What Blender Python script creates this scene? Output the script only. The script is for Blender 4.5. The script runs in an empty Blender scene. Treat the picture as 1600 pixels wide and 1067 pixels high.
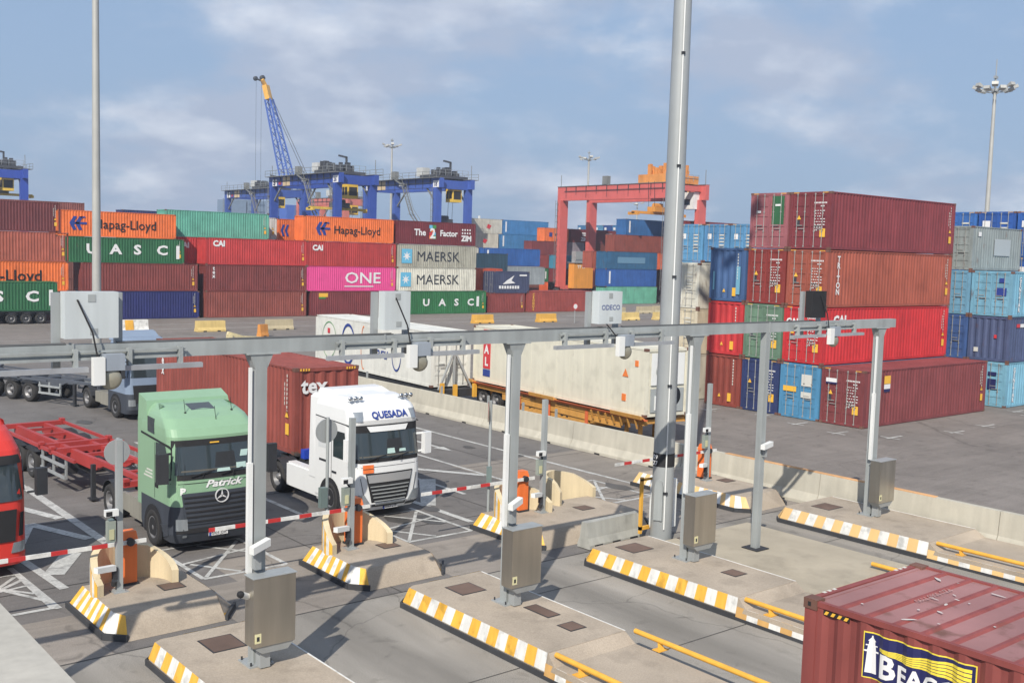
import bpy, bmesh, math, random
from mathutils import Vector, Matrix
S = bpy.context.scene
C = S.collection
PI = math.pi
# ---------------------------------------------------------------- camera
F_PX, YAW, PITCH, ROLL, CAM_H = 1648.997, math.radians(39.482), math.radians(4.824), math.radians(1.683), 8.0616
fw = Vector((math.sin(YAW)*math.cos(PITCH), math.cos(YAW)*math.cos(PITCH), -math.sin(PITCH)))
rt = Vector((math.cos(YAW), -math.sin(YAW), 0)); up = rt.cross(fw)
r2 = rt*math.cos(ROLL)+up*math.sin(ROLL); u2 = -rt*math.sin(ROLL)+up*math.cos(ROLL)
cd = bpy.data.cameras.new('camera'); cam = bpy.data.objects.new('camera', cd); C.objects.link(cam)
cam.matrix_world = Matrix(((r2.x, u2.x, -fw.x, 0), (r2.y, u2.y, -fw.y, 0), (r2.z, u2.z, -fw.z, CAM_H), (0, 0, 0, 1)))
cd.sensor_width = 36; cd.lens = 36*F_PX/1600; cd.clip_end = 5000; cd.clip_start = 0.05
S.camera = cam
# ---------------------------------------------------------------- light
SUN_EL = math.radians(40); SUN_DIR = Vector((-0.79, -0.61, 0)).normalized()   # towards the sun, horizontally
w = bpy.data.worlds.new('World'); S.world = w; w.use_nodes = True
nt = w.node_tree; N = nt.nodes; LK = nt.links; N.clear()
out = N.new('ShaderNodeOutputWorld'); bg = N.new('ShaderNodeBackground')
sky = N.new('ShaderNodeTexSky'); sky.sky_type = 'NISHITA'; sky.sun_disc = False
sky.sun_elevation = SUN_EL; sky.sun_rotation = math.atan2(SUN_DIR.x, SUN_DIR.y)
sky.altitude = 0; sky.air_density = 1.0; sky.dust_density = 1.2; sky.ozone_density = 2.2
tc = N.new('ShaderNodeTexCoord'); sep = N.new('ShaderNodeSeparateXYZ'); LK.new(tc.outputs['Generated'], sep.inputs[0])
def mth(op, a, b, c=None):
    m = N.new('ShaderNodeMath'); m.operation = op
    for i, v in enumerate((a, b, c)):
        if v is None: continue
        if isinstance(v, (int, float)): m.inputs[i].default_value = v
        else: LK.new(v, m.inputs[i])
    return m.outputs[0]
zc = mth('ADD', mth('MAXIMUM', sep.outputs[2], 0.0), 0.34)
cx = mth('DIVIDE', sep.outputs[0], zc); cy = mth('DIVIDE', sep.outputs[1], zc)
cmb = N.new('ShaderNodeCombineXYZ'); LK.new(cx, cmb.inputs[0]); LK.new(cy, cmb.inputs[1])
nz = N.new('ShaderNodeTexNoise'); nz.inputs['Scale'].default_value = 1.9; nz.inputs['Detail'].default_value = 10; nz.inputs['Roughness'].default_value = 0.6; nz.inputs['Distortion'].default_value = 0.15
mp = N.new('ShaderNodeMapping'); mp.inputs['Location'].default_value = (3.1, 1.7, 0.4); mp.inputs['Rotation'].default_value = (0, 0, 0.6); mp.inputs['Scale'].default_value = (1, 1.0, 1)
LK.new(cmb.outputs[0], mp.inputs[0]); LK.new(mp.outputs[0], nz.inputs['Vector'])
cr = N.new('ShaderNodeMapRange'); cr.interpolation_type = 'SMOOTHSTEP'; cr.inputs['From Min'].default_value = 0.42; cr.inputs['From Max'].default_value = 0.64
cr.inputs['To Max'].default_value = 0.88
LK.new(nz.outputs[0], cr.inputs[0])
nz2 = N.new('ShaderNodeTexNoise'); nz2.inputs['Scale'].default_value = 4.5; nz2.inputs['Detail'].default_value = 9
LK.new(mp.outputs[0], nz2.inputs['Vector'])
ccol = N.new('ShaderNodeMix'); ccol.data_type = 'RGBA'; ccol.inputs['A'].default_value = (3.1, 3.55, 4.5, 1); ccol.inputs['B'].default_value = (5.4, 5.7, 6.3, 1)
cr2 = N.new('ShaderNodeMapRange'); cr2.inputs['From Min'].default_value = 0.46; cr2.inputs['From Max'].default_value = 0.68; LK.new(nz2.outputs[0], cr2.inputs[0])
LK.new(cr2.outputs[0], ccol.inputs['Factor'])
hzf = N.new('ShaderNodeMapRange'); hzf.inputs['From Min'].default_value = 0.0; hzf.inputs['From Max'].default_value = 0.6; hzf.inputs['To Min'].default_value = 0.92; hzf.inputs['To Max'].default_value = 0.6
LK.new(sep.outputs[2], hzf.inputs[0]); hm = N.new('ShaderNodeMix'); hm.data_type = 'RGBA'; hm.inputs['B'].default_value = (2.05, 2.9, 4.25, 1); LK.new(hzf.outputs[0], hm.inputs['Factor']); LK.new(sky.outputs[0], hm.inputs['A'])
mx = N.new('ShaderNodeMix'); mx.data_type = 'RGBA'; LK.new(cr.outputs[0], mx.inputs['Factor'])
LK.new(hm.outputs['Result'], mx.inputs['A']); LK.new(ccol.outputs['Result'], mx.inputs['B'])
LK.new(mx.outputs['Result'], bg.inputs[0]); bg.inputs[1].default_value = 0.12; LK.new(bg.outputs[0], out.inputs[0])
sl = bpy.data.lights.new('sun', 'SUN'); sl.energy = 4.5; sl.angle = math.radians(0.55); sl.color = (1, 0.93, 0.82)
so = bpy.data.objects.new('sun', sl); C.objects.link(so)
sd = Vector((SUN_DIR.x*math.cos(SUN_EL), SUN_DIR.y*math.cos(SUN_EL), math.sin(SUN_EL)))
so.rotation_euler = sd.to_track_quat('Z', 'Y').to_euler(); so.location = (-30, -30, 60)
S.view_settings.view_transform = 'Standard'; S.view_settings.look = 'None'; S.view_settings.gamma = 1; S.view_settings.exposure = 0.34
S.render.resolution_x = 1024; S.render.resolution_y = 682
S.cycles.max_bounces = 5; S.cycles.diffuse_bounces = 2; S.cycles.glossy_bounces = 2
# ---------------------------------------------------------------- materials
ALB = 0.80
def lin(r, g, b, k=None):
    k = ALB if k is None else k
    f = lambda v: (v/255/12.92 if v/255 <= .04045 else ((v/255+.055)/1.055)**2.4)
    r, g, b = f(r)*k, f(g)*k, f(b)*k; l = .3*r+.6*g+.1*b; q = .93; return (min(.85, r*q+l*(1-q)+.006), min(.85, g*q+l*(1-q)+.006), min(.85, b*q+l*(1-q)+.007), 1)
MATS = {}
def mat(name, rgb, rough=0.55, metal=0.0, dirt=0.12, streak=0.1, rust=0.0, scale=1.0, spec=0.4, k=None, fine=0.0, fscale=60, bump=0.0, stain=0.0):
    """procedural painted / weathered surface; noise in the object's own coordinates"""
    key = name
    if key in MATS: return MATS[key]
    m = bpy.data.materials.new(name); m.use_nodes = True; MATS[key] = m
    t = m.node_tree; n = t.nodes; b = n['Principled BSDF']
    b.inputs['Roughness'].default_value = rough; b.inputs['Metallic'].default_value = metal; b.inputs['Specular IOR Level'].default_value = spec
    col = lin(*rgb, k)
    tcn = n.new('ShaderNodeTexCoord'); oi = n.new('ShaderNodeObjectInfo')
    mul = n.new('ShaderNodeVectorMath'); mul.operation = 'MULTIPLY_ADD'
    rr = n.new('ShaderNodeCombineXYZ'); t.links.new(oi.outputs['Random'], rr.inputs[0]); t.links.new(oi.outputs['Random'], rr.inputs[1])
    mul.inputs[1].default_value = (37, 53, 0); t.links.new(rr.outputs[0], mul.inputs[0]); t.links.new(tcn.outputs['Object'], mul.inputs[2])
    def noise(sc, det=3, vec=None):
        mpn = n.new('ShaderNodeMapping'); mpn.inputs['Scale'].default_value = vec or (sc, sc, sc)
        t.links.new(mul.outputs[0], mpn.inputs[0]); q = n.new('ShaderNodeTexNoise'); q.inputs['Detail'].default_value = det; q.inputs['Scale'].default_value = 1
        t.links.new(mpn.outputs[0], q.inputs['Vector']); return q.outputs[0]
    def mr(src, a, b_, c, d):
        q = n.new('ShaderNodeMapRange'); q.inputs['From Min'].default_value = a; q.inputs['From Max'].default_value = b_; q.inputs['To Min'].default_value = c; q.inputs['To Max'].default_value = d
        t.links.new(src, q.inputs[0]); return q.outputs[0]
    v = mr(noise(0.7*scale, 4), .3, .7, 1-dirt, 1+dirt*.7)
    if streak > 0:
        s = mr(noise(1, 4, (4.5*scale, 4.5*scale, .35*scale)), .3, .7, 1-streak, 1+streak*.6)
        q = n.new('ShaderNodeMath'); q.operation = 'MULTIPLY'; t.links.new(v, q.inputs[0]); t.links.new(s, q.inputs[1]); v = q.outputs[0]
    if fine > 0:
        s = mr(noise(fscale, 2), .3, .7, 1-fine, 1+fine)
        q = n.new('ShaderNodeMath'); q.operation = 'MULTIPLY'; t.links.new(v, q.inputs[0]); t.links.new(s, q.inputs[1]); v = q.outputs[0]
    vm = n.new('ShaderNodeVectorMath'); vm.operation = 'SCALE'; vm.inputs[0].default_value = col[:3]; t.links.new(v, vm.inputs['Scale'])
    cout = vm.outputs[0]
    if bump > 0:
        bp = n.new('ShaderNodeBump'); bp.inputs['Strength'].default_value = bump; bp.inputs['Distance'].default_value = .02; t.links.new(noise(5*scale, 5), bp.inputs['Height']); t.links.new(bp.outputs[0], b.inputs['Normal'])
    if stain > 0:
        s = mr(noise(1.6*scale, 7), .54, .66, 1, 1-stain); q = n.new('ShaderNodeMath'); q.operation = 'MULTIPLY'; t.links.new(v, q.inputs[0]); t.links.new(s, q.inputs[1]); t.links.new(q.outputs[0], vm.inputs['Scale'])
    if rust > 0:
        f = mr(noise(1, 6, (2.6*scale, 2.6*scale, 1.1*scale)), .665-.17*rust, .80-.17*rust, 0, .3+.5*min(1, rust*2.2))
        mxn = n.new('ShaderNodeMix'); mxn.data_type = 'RGBA'; mxn.inputs['B'].default_value = lin(112, 70, 48, .7)
        t.links.new(f, mxn.inputs['Factor']); t.links.new(cout, mxn.inputs['A']); cout = mxn.outputs['Result']
    t.links.new(cout, b.inputs['Base Color'])
    return m
def flat(name, rgb, rough=.5, metal=0, emit=0, spec=.5, k=None):
    if name in MATS: return MATS[name]
    m = bpy.data.materials.new(name); m.use_nodes = True; MATS[name] = m; b = m.node_tree.nodes['Principled BSDF']
    b.inputs['Base Color'].default_value = lin(*rgb, k); b.inputs['Roughness'].default_value = rough; b.inputs['Metallic'].default_value = metal; b.inputs['Specular IOR Level'].default_value = spec
    return m
# ---------------------------------------------------------------- mesh builder
class MB:
    def __init__(s): s.v = []; s.f = []; s.m = []; s.sm = []
    def add(s, vs, fs, mi=0, smooth=False):
        o = len(s.v); s.v += [tuple(p) for p in vs]
        for f in fs: s.f.append(tuple(i+o for i in f)); s.m.append(mi); s.sm.append(smooth)
        return s
    def box(s, x0, y0, z0, x1, y1, z1, mi=0):
        if x0 > x1: x0, x1 = x1, x0
        if y0 > y1: y0, y1 = y1, y0
        if z0 > z1: z0, z1 = z1, z0
        return s.add([(x0, y0, z0), (x1, y0, z0), (x1, y1, z0), (x0, y1, z0), (x0, y0, z1), (x1, y0, z1), (x1, y1, z1), (x0, y1, z1)],
                     [(0, 3, 2, 1), (4, 5, 6, 7), (0, 1, 5, 4), (1, 2, 6, 5), (2, 3, 7, 6), (3, 0, 4, 7)], mi)
    def hexa(s, b, t_, mi=0):
        n = len(b); return s.add(list(b)+list(t_), [tuple(range(n))[::-1], tuple(range(n, 2*n))]+[(i, (i+1) % n, (i+1) % n+n, i+n) for i in range(n)], mi)
    def tube(s, a, b, r, r1=None, n=8, mi=0, caps=True, smooth=True):
        a = Vector(a); b = Vector(b); r1 = r if r1 is None else r1; d = (b-a).normalized()
        x = d.orthogonal().normalized(); y = d.cross(x)
        vs = [a+x*r*math.cos(2*PI*i/n)+y*r*math.sin(2*PI*i/n) for i in range(n)]+[b+x*r1*math.cos(2*PI*i/n)+y*r1*math.sin(2*PI*i/n) for i in range(n)]
        s.add(vs, [(i, (i+1) % n, (i+1) % n+n, i+n) for i in range(n)], mi, smooth)
        if caps: s.add(vs, [tuple(range(n))[::-1], tuple(range(n, 2*n))], mi)
        return s
    def bar(s, a, b, w_, h_=None, mi=0):
        """square bar between two points"""
        a = Vector(a); b = Vector(b); h_ = w_ if h_ is None else h_; d = (b-a).normalized()
        ref = Vector((0, 0, 1)) if abs(d.z) < .95 else Vector((1, 0, 0))
        x = d.cross(ref).normalized(); y = x.cross(d).normalized()
        q = [(-1, -1), (1, -1), (1, 1), (-1, 1)]
        return s.hexa([a+x*i*w_/2+y*j*h_/2 for i, j in q], [b+x*i*w_/2+y*j*h_/2 for i, j in q], mi)
    def poly(s, pts, mi=0): return s.add(pts, [tuple(range(len(pts)))], mi)
    def lathe(s, o, axis, prof, n=20, mi=0, smooth=True):
        """prof: list of (along, radius)"""
        o = Vector(o); d = Vector(axis).normalized(); x = d.orthogonal().normalized(); y = d.cross(x); vs = []
        for a, r in prof:
            for i in range(n): vs.append(o+d*a+x*r*math.cos(2*PI*i/n)+y*r*math.sin(2*PI*i/n))
        fs = []
        for k in range(len(prof)-1):
            for i in range(n): fs.append((k*n+i, k*n+(i+1) % n, (k+1)*n+(i+1) % n, (k+1)*n+i))
        return s.add(vs, fs, mi, smooth)
    def mesh(s, name, mats, recalc=True):
        me = bpy.data.meshes.new(name); me.from_pydata(s.v, [], s.f)
        for m in mats: me.materials.append(m)
        me.polygons.foreach_set('material_index', s.m); me.polygons.foreach_set('use_smooth', s.sm)
        if recalc:
            bm = bmesh.new(); bm.from_mesh(me); bmesh.ops.recalc_face_normals(bm, faces=bm.faces); bm.to_mesh(me); bm.free()
        me.update(); return me
def link(name, me, parent=None, loc=(0, 0, 0), rot=(0, 0, 0), mats=None):
    o = bpy.data.objects.new(name, me); C.objects.link(o); o.location = loc; o.rotation_euler = rot
    if parent: o.parent = parent
    if mats:
        for i, m in enumerate(mats):
            o.material_slots[i].link = 'OBJECT'; o.material_slots[i].material = m
    return o
def build(mb, name, mats, parent=None, loc=(0, 0, 0), rot=(0, 0, 0), recalc=True):
    if not isinstance(mats, (list, tuple)): mats = [mats]
    return link(name, mb.mesh(name, mats, recalc), parent, loc, rot)
def tag(o, label, cat=None, group=None, kind=None):
    if label: o['label'] = label
    if cat: o['category'] = cat
    if group: o['group'] = group
    if kind: o['kind'] = kind
    return o
def thing(name, label, cat, loc=(0, 0, 0), rz=0, group=None):
    o = bpy.data.objects.new(name, None); C.objects.link(o); o.empty_display_size = .5; o.location = loc; o.rotation_euler = (0, 0, rz)
    return tag(o, label, cat, group)
def kids(o): return [c for c in bpy.data.objects if c.parent is o]
def copy_tree(o, parent=None, km=None):
    if km is None:
        km = {}
        for c in bpy.data.objects:
            if c.parent: km.setdefault(c.parent.name, []).append(c)
    c = o.copy(); C.objects.link(c)
    if parent: c.parent = parent
    for ch in km.get(o.name, []): copy_tree(ch, c, km)
    return c
# ---- text
TC = {}
def text_mesh(s, size=1.0, bold=0.0, align='LEFT', sx=1.0, shear=0.0, spacing=1.0, line=1.0, res=2):
    key = (s, size, bold, align, sx, shear, spacing, line)
    if key in TC: return TC[key]
    cu = bpy.data.curves.new('lettering', 'FONT'); cu.body = s; cu.size = size; cu.offset = bold*size; cu.align_x = align; cu.shear = shear
    cu.space_character = spacing; cu.space_line = line; cu.resolution_u = res; cu.fill_mode = 'FRONT'
    ob = bpy.data.objects.new('t', cu); C.objects.link(ob); bpy.context.view_layer.update()
    me = bpy.data.meshes.new_from_object(ob.evaluated_get(bpy.context.evaluated_depsgraph_get()))
    bpy.data.objects.remove(ob); me.materials.clear(); me.materials.append(None)
    for v in me.vertices: v.co.x *= sx
    TC[key] = me; return me
ROT_F = (PI/2, 0, 0)             # reads on a face looking to -Y
ROT_L = (PI/2, 0, -PI/2)         # reads on a face looking to -X
ROT_R = (PI/2, 0, PI/2)          # reads on a face looking to +X
def text(s, parent, loc, rot, size, m, name='lettering', **kw):
    me = text_mesh(s, size, **kw); o = link(name, me, parent, loc, rot)
    o.material_slots[0].link = 'OBJECT'; o.material_slots[0].material = m; return o
# ---------------------------------------------------------------- common materials
M_white = mat('white_paint', (236, 238, 236), .45, dirt=.05, streak=.06)
M_cream = mat('cream_weathered', (222, 220, 205), .6, dirt=.1, streak=.12, rust=.12)
M_galv = mat('galvanised_steel', (172, 177, 178), .45, .25, dirt=.1, streak=.08)
M_galv2 = mat('grey_painted_steel', (168, 174, 174), .5, .1, dirt=.12, streak=.14)
M_steel = mat('stainless_steel', (188, 182, 170), .36, .95, dirt=.08, streak=.12, scale=1.2, k=1.0)
M_dark = mat('dark_steel', (52, 54, 58), .6, .1, dirt=.2)
M_black = mat('black_rubber', (32, 32, 34), .8, dirt=.15)
M_tyre = mat('tyre_rubber', (48, 47, 46), .85, dirt=.2)
M_frame = mat('weathered_frame', (122, 84, 70), .7, dirt=.3, rust=.6)
M_orange = mat('orange_paint', (252, 122, 34), .5, dirt=.06)
M_yellow = mat('yellow_paint', (240, 178, 40), .5, dirt=.08, rust=.05)
M_paleyel = mat('pale_yellow_concrete', (225, 196, 120), .8, dirt=.12)
M_conc = mat('concrete', (188, 184, 174), .85, dirt=.12, streak=.06, fine=.06, fscale=25, bump=.3)
M_concd = mat('concrete_apron', (178, 164, 146), .88, dirt=.16, streak=0, fine=.1, fscale=30, bump=.5, stain=.16)
M_concl = mat('pale_concrete', (180, 169, 148), .88, dirt=.14, streak=0, fine=.08, fscale=30, bump=.4, stain=.12)
M_wall = mat('wall_concrete', (198, 193, 177), .85, dirt=.1, streak=.12, scale=.7, fine=.05, bump=.3, stain=.08)
M_mark = mat('road_paint_white', (196, 196, 192), .7, dirt=.2, streak=0, scale=2, fine=.2, fscale=14, stain=.35)
M_kw = mat('kerb_paint_white', (234, 234, 230), .6, dirt=.1, streak=.12, stain=.28, scale=2.2)
M_ky = mat('kerb_paint_yellow', (248, 188, 44), .6, dirt=.1, streak=.12, stain=.28, scale=2.2)
M_kpale = mat('kerb_paint_faded_yellow', (240, 196, 126), .6, dirt=.07, streak=.05)
M_kb = mat('kerb_rubber', (58, 60, 64), .8, dirt=.2)
M_glass = flat('dark_glass', (44, 56, 60), .05, 0, spec=1.0, k=.8)
M_glass2 = flat('cab_window_glass', (52, 70, 72), .05, 0, spec=.8, k=.6)
M_lens = flat('lamp_lens', (170, 178, 184), .08, .5)
M_chrome = flat('chrome', (215, 218, 220), .18, 1)
M_red = mat('signal_red', (205, 40, 38), .5, dirt=.05)
T_white = flat('decal_white', (238, 238, 238), .5); T_black = flat('decal_black', (22, 22, 26), .5)
T_grey = flat('decal_dark_grey', (52, 56, 64), .5); T_blue = flat('decal_blue', (28, 62, 150), .5)
T_yel = flat('decal_yellow', (248, 190, 24), .5); T_lb = flat('decal_light_blue', (98, 190, 228), .5); T_red = flat('decal_red', (214, 38, 50), .5)
T_green = flat('decal_green', (60, 150, 70), .5); T_navy = flat('decal_navy', (26, 30, 92), .5); T_pk = flat('decal_pale', (214, 214, 206), .6)
T_org = flat('decal_orange', (244, 126, 30), .5)
# ---------------------------------------------------------------- containers
CW = 2.44
PROF = [(0, 0), (.072, 0), (.14, .036), (.212, .036), (.28, 0)]
def corr(mb, a0, a1, z0, z1, f, mi=0, depth=1.0, per=.28):
    """corrugated panel; f(along, depth, z) -> point"""
    n = max(1, round((a1-a0)/per)); p = (a1-a0)/n; pts = []
    for k in range(n):
        for u, d in PROF[:-1]: pts.append((a0+k*p+u/.28*p, d*depth))
    pts.append((a1, 0)); vs = [f(a, d, z0) for a, d in pts]+[f(a, d, z1) for a, d in pts]; m = len(pts)
    mb.add(vs, [(i, i+1, i+1+m, i+m) for i in range(m-1)], mi)
def cont_mesh(L, H, kind, doors):
    """doors: '' none, 'L' at x=0, 'R' at x=L. material 0 paint, 1 frame/castings, 2 roof"""
    b = MB(); W = CW
    for x in (0.012, L-.17):
        for y in (.012, W-.17): b.box(x, y, .118, x+.158, y+.158, H-.118)
    for x in (0, L-.178):
        for y in (0, W-.162):
            for z in (0, H-.118): b.box(x, y, z, x+.178, y+.162, z+.118, 1)
    for y in (.012, W-.072):
        b.box(.17, y, H-.075, L-.17, y+.06, H-.012); b.box(.17, y, .02, L-.17, y+.06, .16)
    for x in (.012, L-.092):
        b.box(x, .172, H-.13, x+.08, W-.172, H-.012); b.box(x, .172, .02, x+.08, W-.172, .17)
    b.box(.1, .08, .06, L-.1, W-.08, .14, 1)
    if kind == 'dry':
        corr(b, .17, L-.17, .16, H-.075, lambda a, d, z: (a, .022+d, z)); corr(b, .17, L-.17, .16, H-.075, lambda a, d, z: (a, W-.022-d, z))
        n = round((L-.3)/.33); p = (L-.3)/n; zz = H-.034
        for k in range(n):
            a = .15+k*p; b.add([(a+u, y, zz+e) for y in (.072, W-.072) for u, e in ((0, 0), (p*.72, 0), (p*.79, .02), (p*.91, .02), (p, 0))], [(0, 1, 6, 5)], 2); m_ = len(b.v)-10; b.f += [(m_+1, m_+2, m_+7, m_+6), (m_+2, m_+3, m_+8, m_+7), (m_+3, m_+4, m_+9, m_+8)]; b.m += [0, 0, 0]; b.sm += [False]*3
        b.box(.1, .06, zz-.03, .15, W-.06, zz+.01, 2).box(L-.15, .06, zz-.03, L-.1, W-.06, zz+.01, 2)
    else:
        n = int(L/1.02); p = (L-.34)/n
        for k in range(n):
            b.box(.17+k*p+.012, .03, .16, .17+(k+1)*p-.012, .06, H-.075); b.box(.17+k*p+.012, W-.06, .16, .17+(k+1)*p-.012, W-.03, H-.075)
        b.box(.1, .036, .16, L-.1, W-.036, H-.075); b.box(.1, .06, H-.075, L-.1, W-.06, H-.03, 2)
    for e in 'LR':
        if e == doors: continue
        g = (lambda a, d, z: (.03+d, a, z)) if e == 'L' else (lambda a, d, z: (L-.03-d, a, z))
        if kind == 'dry': corr(b, .17, W-.17, .17, H-.13, g, 0, 1.2, .42)
        else:
            x = .05 if e == 'L' else L-.09
            b.box(x, .17, .17, x+.04, W-.17, H-.13)
    return b
def door_mesh(L, H, e, side):
    """one door leaf (side 0/1) at end e, local container coordinates"""
    b = MB(); W = CW
    y0, y1 = (.175, W/2-.008) if side == 0 else (W/2+.008, W-.175)
    def P(x, y, z): return (x, y, z) if e == 'L' else (L-x, W-y, z)
    def bx(x0, y0_, z0, x1, y1_, z1, mi=0): p = P(x0, y0_, z0); q = P(x1, y1_, z1); b.box(p[0], p[1], p[2], q[0], q[1], q[2], mi)
    z0, z1 = .175, H-.135
    bx(.055, y0, z0, .085, y1, z1)
    n = 5; hz = (z1-z0)/n
    for k in range(n+1):
        zz = z0+k*hz; bx(.03, y0, max(z0, zz-.07), .054, y1, min(z1, zz+.07))
    bx(.027, y0+.001, z0+.001, .052, y0+.09, z1-.001); bx(.027, y1-.09, z0+.001, .052, y1-.001, z1-.001)
    return b
def rods_mesh(L, H, e, side, r=.02):
    b = MB(); W = CW
    y0, y1 = (.175, W/2-.008) if side == 0 else (W/2+.008, W-.175)
    def P(x, y, z): return (x, y, z) if e == 'L' else (L-x, W-y, z)
    res = []
    for k, f in enumerate((.3, .74)):
        q = MB(); y = y0+(y1-y0)*f
        q.tube(P(.005, y, .1), P(.005, y, H-.07), r, n=6)
        for z in (.14, .9, H-1.0, H-.12): p = P(-.012, y-.04, z-.03); s2 = P(.024, y+.04, z+.03); q.box(p[0], p[1], p[2], s2[0], s2[1], s2[2])
        p = P(-.02, y, 1.18 if k else 1.02); s2 = P(.0, y+(.36 if f < .5 else -.36), (1.18 if k else 1.02)+.035); q.box(p[0], p[1], p[2], s2[0], s2[1], s2[2])
        res.append(q)
    return res
CM = {}
def cached(key, fn):
    if key not in CM: CM[key] = fn()
    return CM[key]
M_rod = mat('door_gear_galvanised', (176, 176, 172), .5, .3, dirt=.15, rust=.15)
def side_marks(L, H, small=False):
    """id number, data lines and warning stickers near the right end of the front side (blocks the size of the stencilled lines)"""
    b = MB(); x = L-.55; z = H-.35
    for k in range(9): b.box(x, -.004, z-.15*k, x+.05, .0, z-.15*k+.1)
    for k in range(5): b.box(x-.16, -.004, z-.3-.16*k, x-.12, .0, z-.3-.16*k+.12)
    return b
def sticker_marks(L, H):
    b = MB(); b.box(L-.62, -.005, .62, L-.38, 0, 1.0); b.poly([(L-.66, -.004, 1.2), (L-.4, -.004, 1.2), (L-.53, -.004, 1.44)])
    return b
def door_marks(L, H, e):
    b = MB(); W = CW
    def P(x, y, z): return (x, y, z) if e == 'L' else (L-x, W-y, z)
    def r(y, z, w_, h_, mi=0): p = P(.018, y, z); q = P(.026, y-w_, z+h_); b.box(*p, *q, mi)
    for k in range(9): r(1.0-.085*k, H-.6, .05, .075)
    for k in range(3): r(.62-.08*k, H-.76, .05, .065)
    rg = random.Random(int(L*10)+ord(e))
    for k in range(8):
        zz = 1.92-.14*k; y_ = .95
        while y_ > .42: w0 = rg.uniform(.03, .1); r(y_, zz, w0, .04); y_ -= w0+rg.uniform(.03, .12)
    r(2.05, 1.15, .22, .3, 2); r(.62, .62, .32, .42, 1)
    p = [P(.02, 2.0, 1.5), P(.02, 1.76, 1.5), P(.02, 1.88, 1.72)]; b.poly(p, 1)
    return b
def container(x, y, z, col, label, L=12.19, H=2.896, kind='dry', doors='', rot=0, marks=True, dmarks=False, rods=True, rust=.12, group='stacked shipping containers', roof=None, name=None, stickers=True, streak=.17, dirt=.15):
    t = thing(name or ('refrigerated_container' if kind != 'dry' else 'shipping_container'), label, 'container', (x, y, z), rot, group)
    key = (round(L, 2), H, kind, doors)
    me = cached(('b',)+key, lambda: cont_mesh(L, H, kind, doors).mesh('body', [None, None, None]))
    pm = mat('container_paint_%d_%d_%d' % col, col, .55, dirt=dirt, streak=streak, rust=rust, bump=.22, stain=.1)
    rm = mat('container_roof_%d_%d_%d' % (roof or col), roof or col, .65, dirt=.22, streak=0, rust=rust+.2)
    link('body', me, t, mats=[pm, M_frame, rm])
    if doors:
        for s in (0, 1):
            dm = cached(('d', s)+key, lambda: door_mesh(L, H, doors, s).mesh('door', [None]))
            d = link('door', dm, t, mats=[pm])
            if rods:
                for k in (0, 1):
                    rmesh = cached(('r', s, k)+key, lambda: rods_mesh(L, H, doors, s)[k].mesh('lock_rod', [None]))
                    link('lock_rod', rmesh, d, mats=[M_rod])
        if dmarks or doors:
            if H > 2.6 and not marks is None and z < 14 and x < 70:
                def hzm():
                    q = MB()
                    for yy in (.22, W_2-.5):
                        for k in range(4):
                            a_ = (-.002, yy+.08*k, H-.075); c_ = (.011, yy+.08*k+.045, H-.03)
                            if doors == 'R': a_ = (L+.002, a_[1], a_[2]); c_ = (L-.011, c_[1], c_[2])
                            q.box(*a_, *c_)
                    return q.mesh('hazard_stripe', [None])
                W_2 = CW; link('hazard_stripe', cached(('hz',)+key, hzm), t, mats=[T_yel])
        if dmarks:
            mm = cached(('dm',)+key, lambda: door_marks(L, H, doors).mesh('marking', [None, None, None])); link('marking', mm, t, mats=[T_white, T_yel, T_grey])
    if marks:
        mm = cached(('m', L, H), lambda: side_marks(L, H).mesh('marking', [None])); link('marking', mm, t, mats=[T_pk])
        if stickers:
            mm = cached(('s', L, H), lambda: sticker_marks(L, H).mesh('sticker', [None])); link('sticker', mm, t, mats=[T_yel])
    return t
def rect_decal(parent, name, x0, z0, x1, z1, m, y=-.006, th=.004):
    return build(MB().box(x0, y, z0, x1, y+th, z1), name, m, parent)
def poly_decal(parent, name, pts, m, y=-.007):
    """pts (x, z) outline on the front side"""
    return build(MB().hexa([(a, y, b_) for a, b_ in pts], [(a, y+.005, b_) for a, b_ in pts]), name, m, parent)
def hapag(t, x0, H, m=T_black):
    z0 = H*.25; s = H*.52; me = MB()
    def q(pts): me.hexa([(x0+a*s, -.008, z0+b_*s) for a, b_ in pts], [(x0+a*s, -.003, z0+b_*s) for a, b_ in pts])
    for dx in (0, .42):   # swept angular wings
        q([(dx, .5), (dx+.3, .5), (dx+.5, 0), (dx+.25, 0)]); q([(dx, .5), (dx+.3, .5), (dx+.55, 1), (dx+.3, 1)])
    q([(.3, .42), (1.25, .42), (1.25, .58), (.3, .58)])
    q([(.75, .9), (1.15, .9), (1.15, 1.0), (.8, 1.0)])
    build(me, 'emblem', T_blue, t)
    text('Hapag-Lloyd', t, (x0+2.35, -.006, H*.33), ROT_F, 1.32, m, bold=.008, sx=.97)
def star(t, x0, z0, s):
    build(MB().box(x0, -.006, z0, x0+s*.88, -.002, z0+s), 'emblem', T_lb, t)
    b = MB(); c = (x0+s*.44, z0+s*.5); R_, r_ = s*.36, s*.13; pts = []
    for k in range(14):
        a = PI/2+k*PI/7; q = R_ if k % 2 == 0 else r_; pts.append((c[0]+q*math.cos(a), c[1]+q*math.sin(a)))
    for k in range(14): b.poly([(c[0], -.01, c[1]), (pts[k][0], -.01, pts[k][1]), (pts[(k+1) % 14][0], -.01, pts[(k+1) % 14][1])])
    build(b, 'emblem', T_white, t)
def uasc(t, xs, H, size=1.35):
    for ch, x in zip('UASC', xs): text(ch, t, (x, -.006, H*.36), ROT_F, size, T_white, bold=.035, sx=1.25)
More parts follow.
